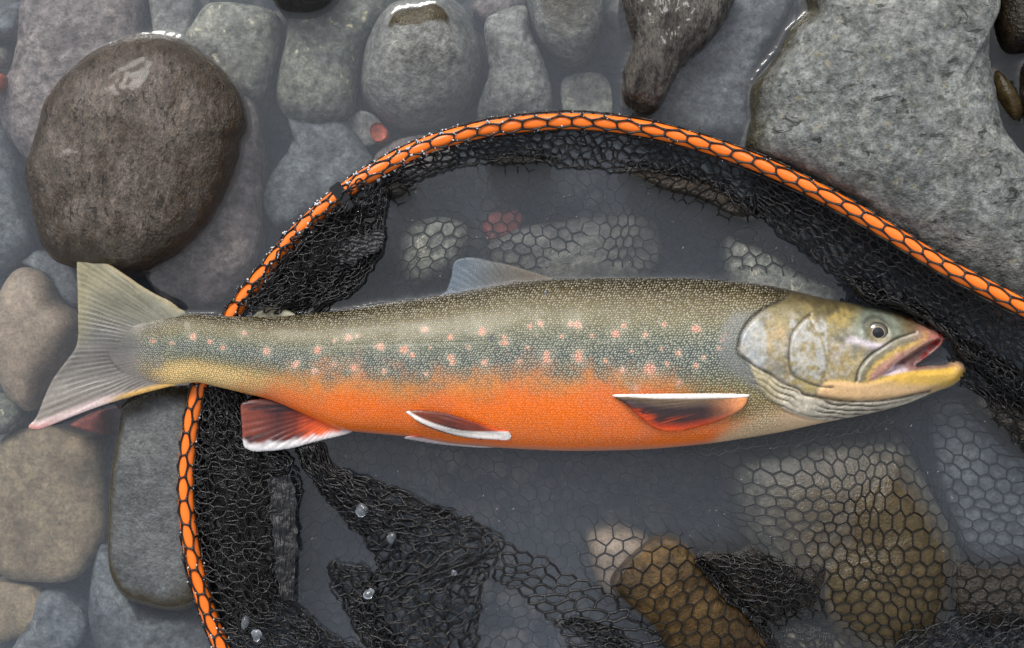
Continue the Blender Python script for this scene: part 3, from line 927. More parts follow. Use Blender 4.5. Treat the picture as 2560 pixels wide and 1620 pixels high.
v = yy + 0.035 * n1 + 0.02 * n2
col = rampc(v, [(0, (44, 37, 22)), (.05, (62, 53, 32)), (.14, (98, 87, 55)), (.25, (118, 111, 80)), (.35, (110, 113, 95)), (.46, (100, 108, 99)), (.56, (108, 110, 92)), (.68, (136, 124, 86)), (.85, (150, 128, 84)), (1, (150, 130, 110))])
slate = np.exp(-((yy - 0.47) / 0.13) ** 2) * sst(-0.25, 0.35, n1 + 0.3 * n2 + 0.25)
col = over(col, (90, 101, 103), 0.6 * slate)
tailm = 1 - sst(560, 900, x)
col = over(col, (226, 192, 128), tailm * sst(0.60, 0.80, yy) * sst(360, 460, x))
yb = np.interp(x, [480, 560, 620, 700, 880, 1000, 1150, 1300, 1400, 1500, 1600, 1700, 1800, 1900], [1010, 975, 955, 940, 932, 945, 940, 926, 936, 932, 945, 972, 1015, 1060])
om = sst(-48, 62, y - yb + 34 * n2 + 24 * n1 + 16 * n3)
oc = rampc(sst(0, 150, y - yb + 20 * n1), [(0, (214, 134, 66)), (.3, (236, 118, 40)), (.65, (255, 116, 14)), (1, (255, 118, 16))])
oc = over(oc, (222, 116, 66), sst(0.05, 0.5, n1) * 0.5)
col = over(col, oc, om * sst(470, 640, x + 30 * n2))
col = over(col, (216, 150, 120), sst(0.955, 0.995, yy) * sst(800, 950, x) * 0.75)
col = over(col, (228, 196, 156), sst(0, 60, y - np.interp(x, [1700, 1800, 1900, 2000], [1130, 1050, 1000, 990])) * sst(1720, 1840, x + 20 * n2))
col = over(col, (112, 109, 102), (1 - sst(310, 430, x + 40 * n2)) * 0.92)
SP = [(348, 822, 9), (389, 852, 8), (437, 858, 8), (489, 840, 9), (532, 852, 7), (566, 868, 10), (675, 877, 12), (620, 833, 7), (341, 902, 9), (803, 872, 13), (750, 910, 11), (795, 927, 9), (843, 908, 7), (843, 851, 6), (879, 843, 10), (957, 865, 12), (1018, 872, 12), (1037, 886, 10), (893, 918, 12), (966, 926, 9), (1068, 824, 11), (1127, 843, 8), (1082, 867, 5), (1173, 865, 6), (1130, 890, 10), (1135, 905, 10), (1071, 931, 7), (1207, 829, 14), (1261, 842, 8), (1261, 856, 9), (1212, 904, 11), (1325, 815, 9), (1350, 811, 10), (1422, 808, 10), (1440, 809, 10), (1316, 867, 6), (1298, 901, 8), (1364, 884, 13), (1366, 898, 11), (1441, 884, 14), (1441, 894, 12), (1400, 840, 6), (1475, 838, 6), (1532, 833, 14), (1552, 813, 9), (1507, 899, 8), (1570, 876, 6), (1605, 836, 9), (1652, 811, 9), (1548, 922, 10), (1612, 919, 19), (1686, 881, 9), (1687, 951, 9), (1643, 870, 6), (1657, 906, 7), (1727, 822, 13), (1800, 838, 9), (1792, 850, 7), (1784, 869, 8), (1746, 890, 7), (1727, 911, 9), (1580, 966, 8), (900, 770 + 70, 6)]
wob = 1 + 0.45 * n3 + 0.3 * fbm(P * 0.05, 2, 39)
for sx_, sy_, sr in SP:
    d = np.hypot(x - sx_, y - sy_) * wob
    near = d < sr * 3
    if not near.any():
        continue
    col[near] = over(col[near], (182, 180, 162), 0.38 * np.exp(-(d[near] / (sr * 1.45)) ** 2))
    col[near] = over(col[near], (224, 156, 134) if sx_ % 3 else (222, 168, 148), 0.92 * (1 - sst(sr * 0.35, sr * 1.0, d[near])))
for sx_, sy_, sr in [(1228, 843, 12), (1362, 733, 8)]:
    d = np.hypot(x - sx_, y - sy_) * wob
    col = over(col, (70, 72, 92), 0.7 * (1 - sst(sr * 0.4, sr * 1.1, d)))
# smooth grey skin behind the gill cover
bg = sst(0, 30, 62 - dG) * (1 - headm) * sst(760, 800, y)
col = over(col, (118, 120, 118), bg * 0.8)
def c_tail(P_, an, rad, d_, ray):
    x_, y_ = P_[:, 0], P_[:, 1]
    q = fbm(P_ * 0.02, 4, 51)
    c_ = rampc(sst(640, 1060, y_) + 0.12 * q, [(0, (150, 145, 120)), (.25, (130, 128, 112)), (.5, (112, 111, 107)), (.75, (122, 118, 113)), (1, (138, 131, 125))])
    c_ = over(c_, (96, 94, 92), np.exp(-(np.hypot((x_ - 300) / 0.8, (y_ - 870)) / 85) ** 2) * 0.7)
    c_ = over(c_, (156, 148, 116), (1 - sst(193, 240, x_)) * (1 - sst(800, 900, y_)) * 0.6)
    c_ *= (1 + 0.16 * ray + 0.30 * fbm(np.stack([an * 120, rad * 0.010], -1), 3, 52))[:, None]
    rl = sst(0.45, 0.85, ray) * (0.35 + 0.65 * sst(-0.2, 0.3, fbm(np.stack([an * 20, rad * 0.012], -1), 3, 53)))
    c_ = over(c_, (58, 55, 52), rl * 0.8 * (1 - sst(330, 400, x_)) * sst(193, 215, x_ + 30 * (y_ > 900)))
    low, _ = seg_dist(P_, np.array([(68, 1068), (96, 1073), (157, 1050), (250, 1015), (357, 983), (428, 965)]))
    c_ = over(c_, (222, 200, 196), (1 - sst(10, 26, low)) * (1 - sst(250, 340, x_)))
    c_ = over(c_, (206, 166, 96), (1 - sst(6, 18, low)) * sst(250, 330, x_))
    c_ = over(c_, (206, 150, 144), (1 - sst(4, 14, low)) * (1 - sst(90, 170, x_)))
    up, _ = seg_dist(P_, np.array([(194, 643), (236, 642), (271, 658), (321, 690), (393, 736), (450, 772)]))
    c_ = over(c_, (166, 150, 112), (1 - sst(3, 14, up)) * 0.6)
    return c_


tl_an = (np.arctan2(-(y - 872), -(x - 520)) + 1.0) / 2.0
tl_rad = np.hypot(x - 520, y - 872)
tl_ray = np.sin(tl_an * 56 * 2 * np.pi) * 0.6
col = over(col, c_tail(P, tl_an, tl_rad, dist, tl_ray), 1 - sst(330, 455, x + 70 * n2 + 20 * n3))
# head
hy = sst(0, 1, (y - ty) / 190)
hcol = rampc((y - ty) / 200 + 0.08 * n2, [(0, (62, 54, 36)), (.12, (90, 81, 56)), (.26, (120, 110, 78)), (.42, (146, 135, 102)), (.65, (166, 150, 112)), (1, (160, 144, 100))])
yel = np.exp(-(np.hypot((x - 2050) / 2.2, y - 790) / 26) ** 2) + np.exp(-(np.hypot((x - 2110) / 1.4, y - 812) / 30) ** 2) + 0.7 * np.exp(-(np.hypot(x - 2040, y - 950) / 26) ** 2) + 0.6 * np.exp(-(np.hypot((x - 2080) / 1.5, y - 880) / 26) ** 2) + 0.45 * np.exp(-(np.hypot(x - 1905, y - 800) / 30) ** 2)
hcol = over(hcol, (172, 150, 88), yel * sst(-0.35, 0.65, n2 + 0.5 * n3) * 0.65)
hcol = over(hcol, (166, 160, 152), sst(-0.15, 0.6, -n2 + 0.5 * n3) * sst(.2, .4, (y - ty) / 200) * 0.75)
hcol = over(hcol, (104, 106, 100), sst(-0.05, 0.55, fbm(P * 0.026, 5, 36, 0.65)) * sst(.25, .5, (y - ty) / 200) * 0.75)
op = sst(0, 10, 1958 - x + 6 * n3) * sst(800, 830, y)
hcol = over(hcol, (184, 158, 120), op * sst(-0.1, 0.35, n2) * 0.7)
hcol = over(hcol, (176, 184, 190), sst(-20, 0, -np.hypot((x - 1862) / 0.6, y - 860) + 55) * 0.5)
plate = sst(0, 6, np.where((x > 1955) & (x < 2047) & (y > 800) & (y < 945), np.minimum(dP, d2), 0))
hcol = over(hcol, (170, 170, 166), plate * sst(-0.5, 0.2, n3) * 0.75)
hcol = over(hcol, (124, 134, 122), np.exp(-((rE - 46) / 20) ** 2) * sst(860, 835, y) * 0.8)
hcol = over(hcol, (70, 72, 64), np.exp(-((np.hypot(x - EYE[0] + 6, y - EYE[1] + 10) - 30) / 6.5) ** 2) * sst(835, 815, y) * 0.85)
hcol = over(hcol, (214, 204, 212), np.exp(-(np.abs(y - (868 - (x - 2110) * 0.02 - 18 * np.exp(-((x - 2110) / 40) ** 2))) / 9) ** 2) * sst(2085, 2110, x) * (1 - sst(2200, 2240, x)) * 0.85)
mx_c = rampc(dM + 3 * n3, [(0, (50, 46, 40)), (4, (196, 190, 172)), (8, (126, 122, 106)), (18, (132, 122, 92)), (26, (204, 170, 88)), (33, (198, 156, 120)), (44, (178, 126, 120))])  # includes a thin pale highlight painted along the upper edge
hcol = over(hcol, mx_c, sst(-3, 2, sM) * 0.9)
snout = np.exp(-(np.hypot(x - 2340, y - 835) / 52) ** 2)
hcol = over(hcol, (196, 128, 116), snout * sst(0, 20, y - ty) * 0.9)
hcol = over(hcol, (222, 180, 84), sst(-3, 8, sJ) * (1 - sst(952, 985, y + (2300 - x) * 0.06 + 6 * n2)))
hcol = over(hcol, (226, 186, 136), sst(-3, 8, sJ) * sst(948, 984, y + (2300 - x) * 0.10 + 6 * n2))
hcol = over(hcol, (150, 120, 112), np.exp(-(np.hypot(x - 2398, y - 908) / 20) ** 2) * 0.9)
hcol = over(hcol, (206, 196, 176), sst(-2, 6, sB))
hcol = over(hcol, (74, 70, 58), sst(-2, 6, sB) * sst(0.05, 0.5, streak) * (1 - 0.7 * sst(2150, 2300, x)) * 0.9)
hcol = over(hcol, (160, 146, 96), sst(-2, 6, sB) * sst(0, 60, 1960 - x) * 0.5)
mo = sst(-2, 5, sMo)
hcol = over(hcol, (160, 120, 116), mo * 0.9)
hcol = over(hcol, (78, 46, 52), mo * np.exp(-((y - (905 - (x - 2240) * 0.55)) / 9) ** 2) * 0.85)
hcol = over(hcol, (222, 206, 212), mo * sst(0, 14, y - 906) * (1 - sst(2240, 2262, x)))
for rx, ry, rs in [(2341, 838, 8), (2330, 856, 9), (2318, 872, 8), (2308, 884, 7), (2298, 895, 6), (2263, 796, 6), (2350, 852, 6)]:
    hcol = over(hcol, (166, 24, 34), 0.85 * (1 - sst(rs * 0.3, rs * 1.2, np.hypot(x - rx, y - ry) * wob)))
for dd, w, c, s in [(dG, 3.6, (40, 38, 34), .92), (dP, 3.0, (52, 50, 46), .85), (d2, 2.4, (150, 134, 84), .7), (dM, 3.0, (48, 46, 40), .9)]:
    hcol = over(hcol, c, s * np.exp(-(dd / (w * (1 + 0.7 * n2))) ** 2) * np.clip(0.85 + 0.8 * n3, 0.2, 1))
hcol = over(hcol, (52, 46, 34), np.exp(-(np.hypot((x - 2262) / 1.6, y - 795) / 5) ** 2) * 0.9)
hcol *= (1 + (0.24 * n3 + 0.34 * fbm(P * 0.16, 3, 38, 0.7)) * (1 - 0.75 * sst(-3, 8, sJ)))[:, None]
col = over(col, hcol, headm)
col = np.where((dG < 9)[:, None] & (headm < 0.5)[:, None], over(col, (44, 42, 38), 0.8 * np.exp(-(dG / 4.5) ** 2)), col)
smask = (1 - headm) * (1 - bg * 0.6) * sst(320, 400, x + 30 * n2) * (1 - 0.58 * om) * (1 - sst(0.93, 1, yy) * 0.8)
smask = np.maximum(smask, sst(1780, 1830, x) * (1 - headm) * sst(1000, 1040, y) * 0.5) * (1 - sst(1900, 2000, x))
sc_w = np.interp(x, [300, 900, 1800], [4.8, 5.9, 6.6])
u_int = np.interp(x, np.arange(300, 2420, 10), np.cumsum(10 / np.interp(np.arange(300, 2420, 10), [300, 900, 1800], [4.8, 5.9, 6.6])))
uv = np.stack([u_int, (y - mid) / (sc_w * 0.92)], -1)
uv[:, 0] += 0.5 * uv[:, 1]
body = closed_solid('body', P, F, ztop, zbot, edge, M['fish'], fish, np.c_[np.clip(col, 0.003, 0.95), smask], uv)


def surf_z(px, py):
    i = np.argmin((x - px) ** 2 + (y - py) ** 2)
    return ztop[i]


# eye
ez = surf_z(*EYE)
rr = np.linspace(0, 1, 22)
th = np.linspace(0, 2 * np.pi, 48, endpoint=False)
ER = 28.0
ep, ezv, ec = [], [], []
for r in rr:
    for a in th:
        ep.append((EYE[0] + ER * r * np.cos(a), EYE[1] + ER * 0.94 * r * np.sin(a)))
        ezv.append(ez - 0.0010 + 0.0030 * math.sqrt(max(0, 1 - r * r)))
        c = (14, 18, 26) if r < 0.52 else ((160, 142, 110) if r < 0.585 else ((88, 88, 78) if r < 0.80 else (74, 74, 64)))
        ec.append(lin(c))
eye = new_mesh('eye', FW(np.array(ep), np.array(ezv)), grid_faces(22, 48, True), M['eye'], fish, col=np.array(ec))
pv, pf = [], grid_faces(10, 32, True)
for r in np.linspace(0, 1, 10):
    for a in np.linspace(0, 2 * np.pi, 32, endpoint=False):
        pv.append((EYE[0] + 1 + 14.0 * r * np.cos(a), EYE[1] + 1 + 11.5 * r * np.sin(a), ez + 0.0022 - 0.0006 * r * r))
pv = np.array(pv)
pup = new_mesh('pupil', FW(pv[:, :2], pv[:, 2]), pf, M['eye'], eye, col=np.tile(lin((10, 14, 22)), (len(pv), 1)))
pup.parent = eye
pup.matrix_parent_inverse.identity()
LID = cu([(EYE[0] - 33, EYE[1] - 4), (EYE[0] - 22, EYE[1] - 25), (EYE[0], EYE[1] - 33), (EYE[0] + 22, EYE[1] - 27), (EYE[0] + 33, EYE[1] - 6)], 8)


def fin(name, poly, focus, nray, zf, colf, thick=0.0007, ridge=0.00022, mat='fin', step=2.6, smooth=4, ends=None):
    pl = catmull(np.array(poly, float), smooth)
    P_, F_, d_, e_ = lattice(pl, step)
    md = P_.mean(0) - np.array(focus, float)
    dx_, dy_ = P_[:, 0] - focus[0], P_[:, 1] - focus[1]
    ang = np.arctan2(md[0] * dy_ - md[1] * dx_, md[0] * dx_ + md[1] * dy_)
    a0, a1 = ang.min(), ang.max()
    an = (ang - a0) / (a1 - a0 + 1e-9)
    rad = np.hypot(P_[:, 0] - focus[0], P_[:, 1] - focus[1])
    ray = np.sin((an + 0.010 * fbm(P_ * 0.008, 2, 3)) * nray * 2 * np.pi) * (0.55 + 0.45 * vnoise(np.stack([an * nray * 0.7, rad * 0.02], -1), 4))
    z = zf(P_) + 0.0012 * vnoise(P_ * 0.014, 8) * sst(0, 25, d_)
    zt_ = z + thick * np.clip(d_ / 5, 0, 1) + ridge * ray * np.clip(d_ / 8, 0, 1)
    zb_ = z - thick * np.clip(d_ / 5, 0, 1)
    zt_[e_] = z[e_]
    zb_[e_] = z[e_]
    c_ = colf(P_, an, rad, d_, ray)
    return closed_solid(name, P_, F_, zt_, zb_, e_, M[mat], fish, np.clip(c_, 0.003, 0.95))


fin('tail_fin', [(468, 790), (450, 771), (428, 753), (393, 736), (357, 715), (321, 690), (271, 658), (236, 642), (211, 637), (195, 644), (193, 683), (195, 736), (196, 790), (195, 847), (186, 876), (161, 908), (132, 947), (111, 990), (89, 1043), (68, 1068), (96, 1074), (157, 1051), (250, 1016), (357, 984), (428, 966), (480, 955), (440, 880)],
    (520, 872), 56, lambda p: np.interp(p[:, 0], [60, 200, 330, 480], [.016, .019, .0205, .020]), c_tail, mat='fin_thin')


def c_dors(P_, an, rad, d_, ray):
    c_ = rampc(sst(1120, 1340, P_[:, 0]), [(0, (132, 148, 164)), (.5, (128, 130, 126)), (1, (140, 124, 104))])
    return c_ * (1 + 0.22 * ray + 0.15 * fbm(np.stack([an * 60, rad * 0.01], -1), 3, 54))[:, None]


fin('dorsal_fin', [(1100, 745), (1114, 725), (1126, 690), (1131, 658), (1146, 645), (1182, 641), (1228, 650), (1279, 661), (1350, 683), (1385, 697), (1380, 715), (1240, 735)],
    (1330, 800), 26, lambda p: -0.012 + 0.0 * p[:, 0], c_dors, mat='fin_clear')
fin('adipose_fin', [(628, 800), (636, 782), (660, 770), (690, 768), (716, 774), (742, 790), (740, 806)], (760, 830), 4, lambda p: 0.005 + 0 * p[:, 0],
    lambda P_, an, rad, d_, ray: np.tile(lin((168, 164, 140)), (len(P_), 1)) * (1 + 0.08 * ray)[:, None], thick=0.0015, ridge=0.0001)


def c_anal(P_, an, rad, d_, ray):
    x_, y_ = P_[:, 0], P_[:, 1]
    c_ = rampc(sst(600, 860, x_ + (y_ - 1060) * 0.1), [(0, (128, 66, 54)), (.3, (78, 42, 42)), (.55, (112, 46, 34)), (.8, (220, 86, 34)), (1, (236, 110, 50))])
    c_ = over(c_, (44, 34, 40), sst(0.0, 0.5, fbm(np.stack([an * 34, rad * 0.012], -1), 3, 55)) * (1 - sst(720, 820, x_)) * 0.85)
    c_ *= (1 + 0.2 * ray)[:, None]
    low, _ = seg_dist(P_, np.array([(606, 1112), (640, 1128), (720, 1121), (830, 1094), (868, 1080)]))
    return over(c_, lin((208, 206, 208)) * (1 + 0.12 * ray)[:, None], (1 - sst(9, 24, low + 9 * fbm(P_ * 0.04, 2, 3))) * 0.95)


fin('anal_fin', [(700, 1000), (650, 997), (612, 1004), (601, 1014), (604, 1060), (608, 1112), (620, 1124), (645, 1129), (720, 1122), (800, 1102), (880, 1080), (860, 1060), (780, 1020)],
    (880, 1010), 24, lambda p: np.interp(p[:, 0], [600, 880], [.012, .004]), c_anal)


def c_pec(P_, an, rad, d_, ray):
    x_, y_ = P_[:, 0], P_[:, 1]
    k = (y_ - 985) / np.interp(x_, [1525, 1560, 1640, 1700, 1800, 1850], [14, 30, 85, 85, 62, 30])
    c_ = rampc(k, [(0, (232, 226, 220)), (.05, (232, 226, 220)), (.09, (110, 92, 72)), (.4, (58, 46, 48)), (.72, (76, 42, 38)), (.9, (200, 62, 26)), (1, (238, 92, 24))])
    c_ = over(c_, (206, 132, 88), sst(1740, 1850, x_) * sst(.08, .14, k) * 0.9)
    c_ = over(c_, (228, 150, 96), sst(1800, 1850, x_) * sst(.08, .16, k) * 0.9)
    c_ = over(c_, (226, 78, 24), sst(0.2, 0.55, fbm(np.stack([an * 40, rad * 0.01], -1), 3, 56)) * sst(.5, .8, k))
    return c_ * (1 + 0.16 * ray * sst(.12, .2, k))[:, None]


zb_ = lambda xx, yy_: float(surf_z(xx, yy_))
pz = [zb_(1530, 990) + .002, zb_(1640, 1020) + .006, zb_(1760, 1000) + .003, zb_(1850, 990) + .0015]
fin('pectoral_fin', [(1524, 983), (1560, 980), (1700, 979), (1846, 980), (1854, 990), (1842, 1014), (1800, 1042), (1740, 1062), (1690, 1073), (1640, 1070), (1600, 1045), (1565, 1012), (1540, 994)],
    (1880, 985), 22, lambda p: np.interp(p[:, 0], [1530, 1640, 1760, 1850], pz) - 0.010 * sst(1010, 1080, p[:, 1]), c_pec)


def c_pel(P_, an, rad, d_, ray):
    low, _ = seg_dist(P_, catmull(np.array([(1024, 1025), (1060, 1046), (1110, 1066), (1170, 1081), (1268, 1086)], float), 5, False))
    c_ = rampc(sst(1020, 1270, P_[:, 0]), [(0, (120, 60, 40)), (.4, (96, 48, 40)), (.8, (150, 62, 38)), (1, (230, 100, 50))])
    c_ *= (1 + 0.25 * ray)[:, None]
    w = np.interp(P_[:, 0], [1024, 1150, 1270], [4.5, 7.5, 12])
    return over(c_, (236, 230, 224), 1 - sst(w * 0.8, w * 1.15, low))


fin('pelvic_fin', [(1022, 1023), (1060, 1020), (1120, 1028), (1180, 1046), (1240, 1068), (1272, 1074), (1274, 1096), (1230, 1096), (1170, 1091), (1110, 1076), (1060, 1055), (1035, 1036)],
    (1330, 1100), 7, lambda p: zb_(1150, 1060) + 0.004 + 0.004 * sst(1250, 1030, p[:, 0]) - 0.008 * sst(1040, 1100, p[:, 1]), c_pel)


def c_pel2(P_, an, rad, d_, ray):
    c_ = np.tile(lin((206, 70, 34)), (len(P_), 1)) * (1 + 0.3 * ray)[:, None]
    low, _ = seg_dist(P_, np.array([(1012, 1096), (1080, 1108), (1180, 1116), (1260, 1120)], float))
    return over(c_, (222, 206, 204), 1 - sst(7, 13, low))


fin('pelvic_fin', [(1010, 1094), (1040, 1084), (1080, 1076), (1150, 1080), (1200, 1098), (1262, 1116), (1200, 1120), (1100, 1112), (1040, 1102)], (1300, 1110), 6, lambda p: 0.008 - 0.010 * sst(1080, 1118, p[:, 1]), c_pel2)

# ------------------------------------------------------------------ landing net
net = empty('landing_net', (*WXY((1280, 900), 0.0), -0.05))
tag(net, 'landing net with orange hoop and black knotted mesh holding the fish', 'net')
HOOP = catmull(np.array([(600, 1720), (560, 1630), (520, 1530), (488, 1420), (470, 1310), (464, 1210), (470, 1110), (486, 1010), (510, 930), (546, 850), (596, 765), (660, 682), (740, 585), (850, 487), (950, 420), (1060, 366), (1180, 330), (1300, 311), (1420, 303), (1540, 311), (1660, 332), (1800, 373), (1940, 428), (2080, 497), (2220, 578), (2360, 664), (2480, 727), (2600, 790), (2720, 850)], float), 10, False)
HOOP = resample(HOOP, 420)
HR = 0.0049
hz = np.interp(HOOP[:, 0] + np.where(HOOP[:, 1] > 900, -2000, 0), [-2000, -1500, -1440, 400, 560, 900, 1420, 1800, 2200, 2720], [.010, .006, .0025, .002, .0022, .010, .014, .016, .030, .052])
hp = W3(HOOP, hz)
hv, hf = tubes(hp[None], HR, 20)
hoop = new_mesh('hoop', hv, hf, M['hoop'], net)
hs = np.r_[0, np.cumsum(np.linalg.norm(np.diff(hp, axis=0), axis=1))]
HT = np.gradient(hp, axis=0)
HT /= np.linalg.norm(HT, axis=1, keepdims=True)
HA = np.cross(HT, (0, 0, 1.0))
HA /= np.linalg.norm(HA, axis=1, keepdims=True)
HB = np.cross(HA, HT)


def on_hoop(s, ang, r):
    c = np.stack([np.interp(s, hs, hp[:, k]) for k in range(3)], -1)
    a = np.stack([np.interp(s, hs, HA[:, k]) for k in range(3)], -1)
    b_ = np.stack([np.interp(s, hs, HB[:, k]) for k in range(3)], -1)
    r = np.asarray(r)[..., None] if np.ndim(r) else r
    return c + r * (np.cos(ang)[..., None] * a + np.sin(ang)[..., None] * b_)


def edges_to_paths(e, fn, sub=4, sag=0.0):
    k = np.linspace(0, 1, sub)
    ab = e[:, 0, None, :] * (1 - k)[None, :, None] + e[:, 1, None, :] * k[None, :, None]
    return fn(ab.reshape(-1, 2)).reshape(len(e), sub, 3)


ncell = int(hs[-1] / (57 * S))
wrap_e = honeycomb(ncell, 5)
jit = lambda q, a, f, sd: a * np.stack([vnoise(q * f, sd), vnoise(q * f + 50, sd + 1)], -1)


def wrap_fn(q):
    q = q + jit(q, 0.10, 0.9, 61)
    s = np.clip(q[:, 0] / ncell * hs[-1] + 0.0015 * vnoise(q[:, :1].repeat(2, 1) * 0.11, 64), 0, hs[-1])
    loose = 1 + 0.20 * np.clip(vnoise(q * 0.35, 62), 0, 1)
    return on_hoop(s, q[:, 1] / 6 * 2 * np.pi + 0.4 * vnoise(np.stack([q[:, 0] * 0.06, 0 * q[:, 0]], -1), 63), (HR + 0.0005) * loose)


tv, tf = tubes(edges_to_paths(wrap_e, wrap_fn, 5), np.array([[.00095, .0007, .0006, .0007, .00095]]).repeat(len(wrap_e), 0), 6)
new_mesh('hoop_wrap', tv, tf, M['thread'], net)

# frost beads on the wrap, mostly on the outer side of the older (left) half
ei, ek = rng.integers(0, len(wrap_e), 9000), np.abs(rng.normal(0, 0.22, (9000, 1)))
q = wrap_e[ei, 0] * (1 - ek) + wrap_e[ei, 1] * ek
pb = wrap_fn(q)
px_ = pb[:, 0] / S + 1280
outw = np.cos(q[:, 1] / 6 * 2 * np.pi)
keep = (rng.random(len(pb)) < np.interp(px_, [450, 700, 1000, 1300, 1900, 2300], [.03, .6, .75, .35, .06, .0])) & (pb[:, 2] > hz.min())
keep |= (np.hypot(px_ - 900, 810 - pb[:, 1] / S - 445) < 70) & (rng.random(len(pb)) < 0.9)
keep &= (np.abs(outw) > 0.25) | (rng.random(len(pb)) < 0.25)
pb = pb[keep] + rng.normal(0, 0.0004, (keep.sum(), 3))
fb_v, fb_f = blob_mesh(pb, rng.uniform(0.0002, 0.00085, len(pb)) * np.interp(pb[:, 0] / S + 1280, [450, 800, 1000, 1500], [1.0, 1.25, 1.1, 0.7]), 0.9, 9, 6, 4)
tag(new_mesh('frost_beads', fb_v, fb_f, M['frost'], net), kind='stuff')

# deep net floor draped over the stones inside the hoop
interior = np.vstack([HOOP, [(2720, 1800), (600, 1800)]])
cell = 38.0
nu, nv = 62, 64
fe = honeycomb(nu, nv)


def rot2(p, a):
    return np.stack([p[:, 0] * math.cos(a) - p[:, 1] * math.sin(a), p[:, 0] * math.sin(a) + p[:, 1] * math.cos(a)], -1)


def floor_px(q):
    p = np.stack([(q[:, 0] - nu / 2) * cell, (q[:, 1] - nv / 2) * cell * 0.80], -1)
    p = rot2(p, 0.12) + np.array([1640, 1010])
    p = p + 26 * np.stack([fbm(p * 0.0035, 2, 71), fbm(p * 0.0035 + 40, 2, 72)], -1) * 2.0 + 5 * np.stack([vnoise(p * 0.03, 73), vnoise(p * 0.03, 74)], -1)
    return p


def drape(p):
    xy = WXY(p, -0.02)
    z = heights(xy)
    z = np.where(np.isfinite(z), z, BED)
    for dx, dy in ((.006, 0), (-.006, 0), (0, .006), (0, -.006)):
        z = np.maximum(z, heights(xy + np.array([dx, dy])) - 0.004)
    z = np.maximum(z, -0.058 + 0.010 * fbm(p * 0.006, 2, 75))
    ins_f = sdf(p, outline[::3])
    z = np.where(ins_f > -30, np.minimum(z, -0.036), z)
    return np.concatenate([xy, (z + 0.0016)[:, None]], -1)


fpx = floor_px(fe.reshape(-1, 2)).reshape(-1, 2, 2)
okm = (sdf(fpx[:, 0], interior[::4]) > 24) & (sdf(fpx[:, 1], interior[::4]) > 24) & (fpx[:, :, 0].max(1) < 2680) & (fpx[:, :, 1].max(1) < 1740)
tv, tf = tubes(edges_to_paths(fe[okm], lambda q: drape(floor_px(q)), 5), 0.00050, 5)
new_mesh('bag_floor', tv, tf, M['thread_dull'], net)


def ribbon(name, left, right, nu_, nv_, zf, layers=1, rad=0.00062, wob=0.35, zamp=0.003, seed=0, sub=4, fold=0.0, edge_n=16.0):
    wob0, fold0 = wob, fold
    """one or more crumpled net sheets stretched between two edge lines (photo pixels)"""
    Lp, Rp = resample(catmull(np.array(left, float), 6, False), 200), resample(catmull(np.array(right, float), 6, False), 200)
    Vs, Fs, off = [], [], 0
    for ly in range(layers):
        e = honeycomb(nu_, nv_)
        sd = seed + ly * 7
        wob = wob0 * (0.55 if ly == 0 else 1.15)
        fold = fold0 * (0.4 if ly == 0 else 1.0)

        def fn(q):
            qq = q + jit(q, wob, 0.55, sd) + jit(q, wob * 0.5, 1.7, sd + 3)
            u = np.abs(qq[:, 0] / nu_)
            u = np.where(u > 1, 2 - u, u)
            v_ = qq[:, 1] / (nv_ + 0.34)
            v_ = v_ + fold * np.sin(v_ * 2 * np.pi * 2.5 + 3 * vnoise(q * 0.2, sd + 5))
            v_ = np.abs(v_)
            v_ = np.where(v_ > 1, 2 - v_, v_)
            i = u * 199
            lp = np.stack([np.interp(i, np.arange(200), Lp[:, k]) for k in range(2)], -1)
            rp = np.stack([np.interp(i, np.arange(200), Rp[:, k]) for k in range(2)], -1)
            p = lp + (rp - lp) * v_[:, None]
            p = p + edge_n * np.stack([fbm(p * 0.017, 3, sd + 21), fbm(p * 0.017, 3, sd + 22)], -1)
            z = zf(p, u, v_) + zamp * (fbm(np.stack([q[:, 0] * 0.5, q[:, 1] * 0.5], -1), 3, sd + 9) + 0.3) - ly * 0.0022
            return W3(p, z)
        tv_, tf_ = tubes(edges_to_paths(e, fn, sub), rad, 5)
        Vs.append(tv_)
        Fs.append(tf_ + off)
        off += len(tv_)
    return new_mesh(name, np.concatenate(Vs), np.concatenate(Fs), M['thread'], net)


hoop_at = lambda pts: [tuple(HOOP[np.argmin(((HOOP - np.array(p_)) ** 2).sum(1))]) for p_ in pts]
hz_of = lambda p: np.interp(p[:, 0], HOOP[150:, 0], hz[150:])
# skirt hanging from the top of the hoop down into the water
ribbon('bag_side', hoop_at([(930, 430), (1060, 366), (1180, 330), (1300, 311), (1420, 303), (1540, 311), (1660, 332), (1800, 373), (1940, 428)]),
       [(985, 480), (1090, 432), (1200, 402), (1310, 395), (1430, 425), (1540, 420), (1650, 432), (1790, 478), (1900, 545)], 34, 5,
       lambda p, u, v_: (hz_of(p) - .003) * (1 - v_) ** 1.3 + 0.0035 * v_, 2, seed=101, wob=0.28, zamp=0.0025)
ribbon('bag_side', hoop_at([(1900, 410), (2080, 497), (2220, 578), (2360, 664), (2480, 727), (2640, 810)]),
       [(1890, 520), (1990, 610), (2100, 690), (2240, 765), (2380, 850), (2640, 1000)], 24, 9,
       lambda p, u, v_: (hz_of(p) - .003) * (1 - v_) ** 1.2 + (0.006 + 0.006 * u) * v_, 2, seed=131, wob=0.25, zamp=0.003)
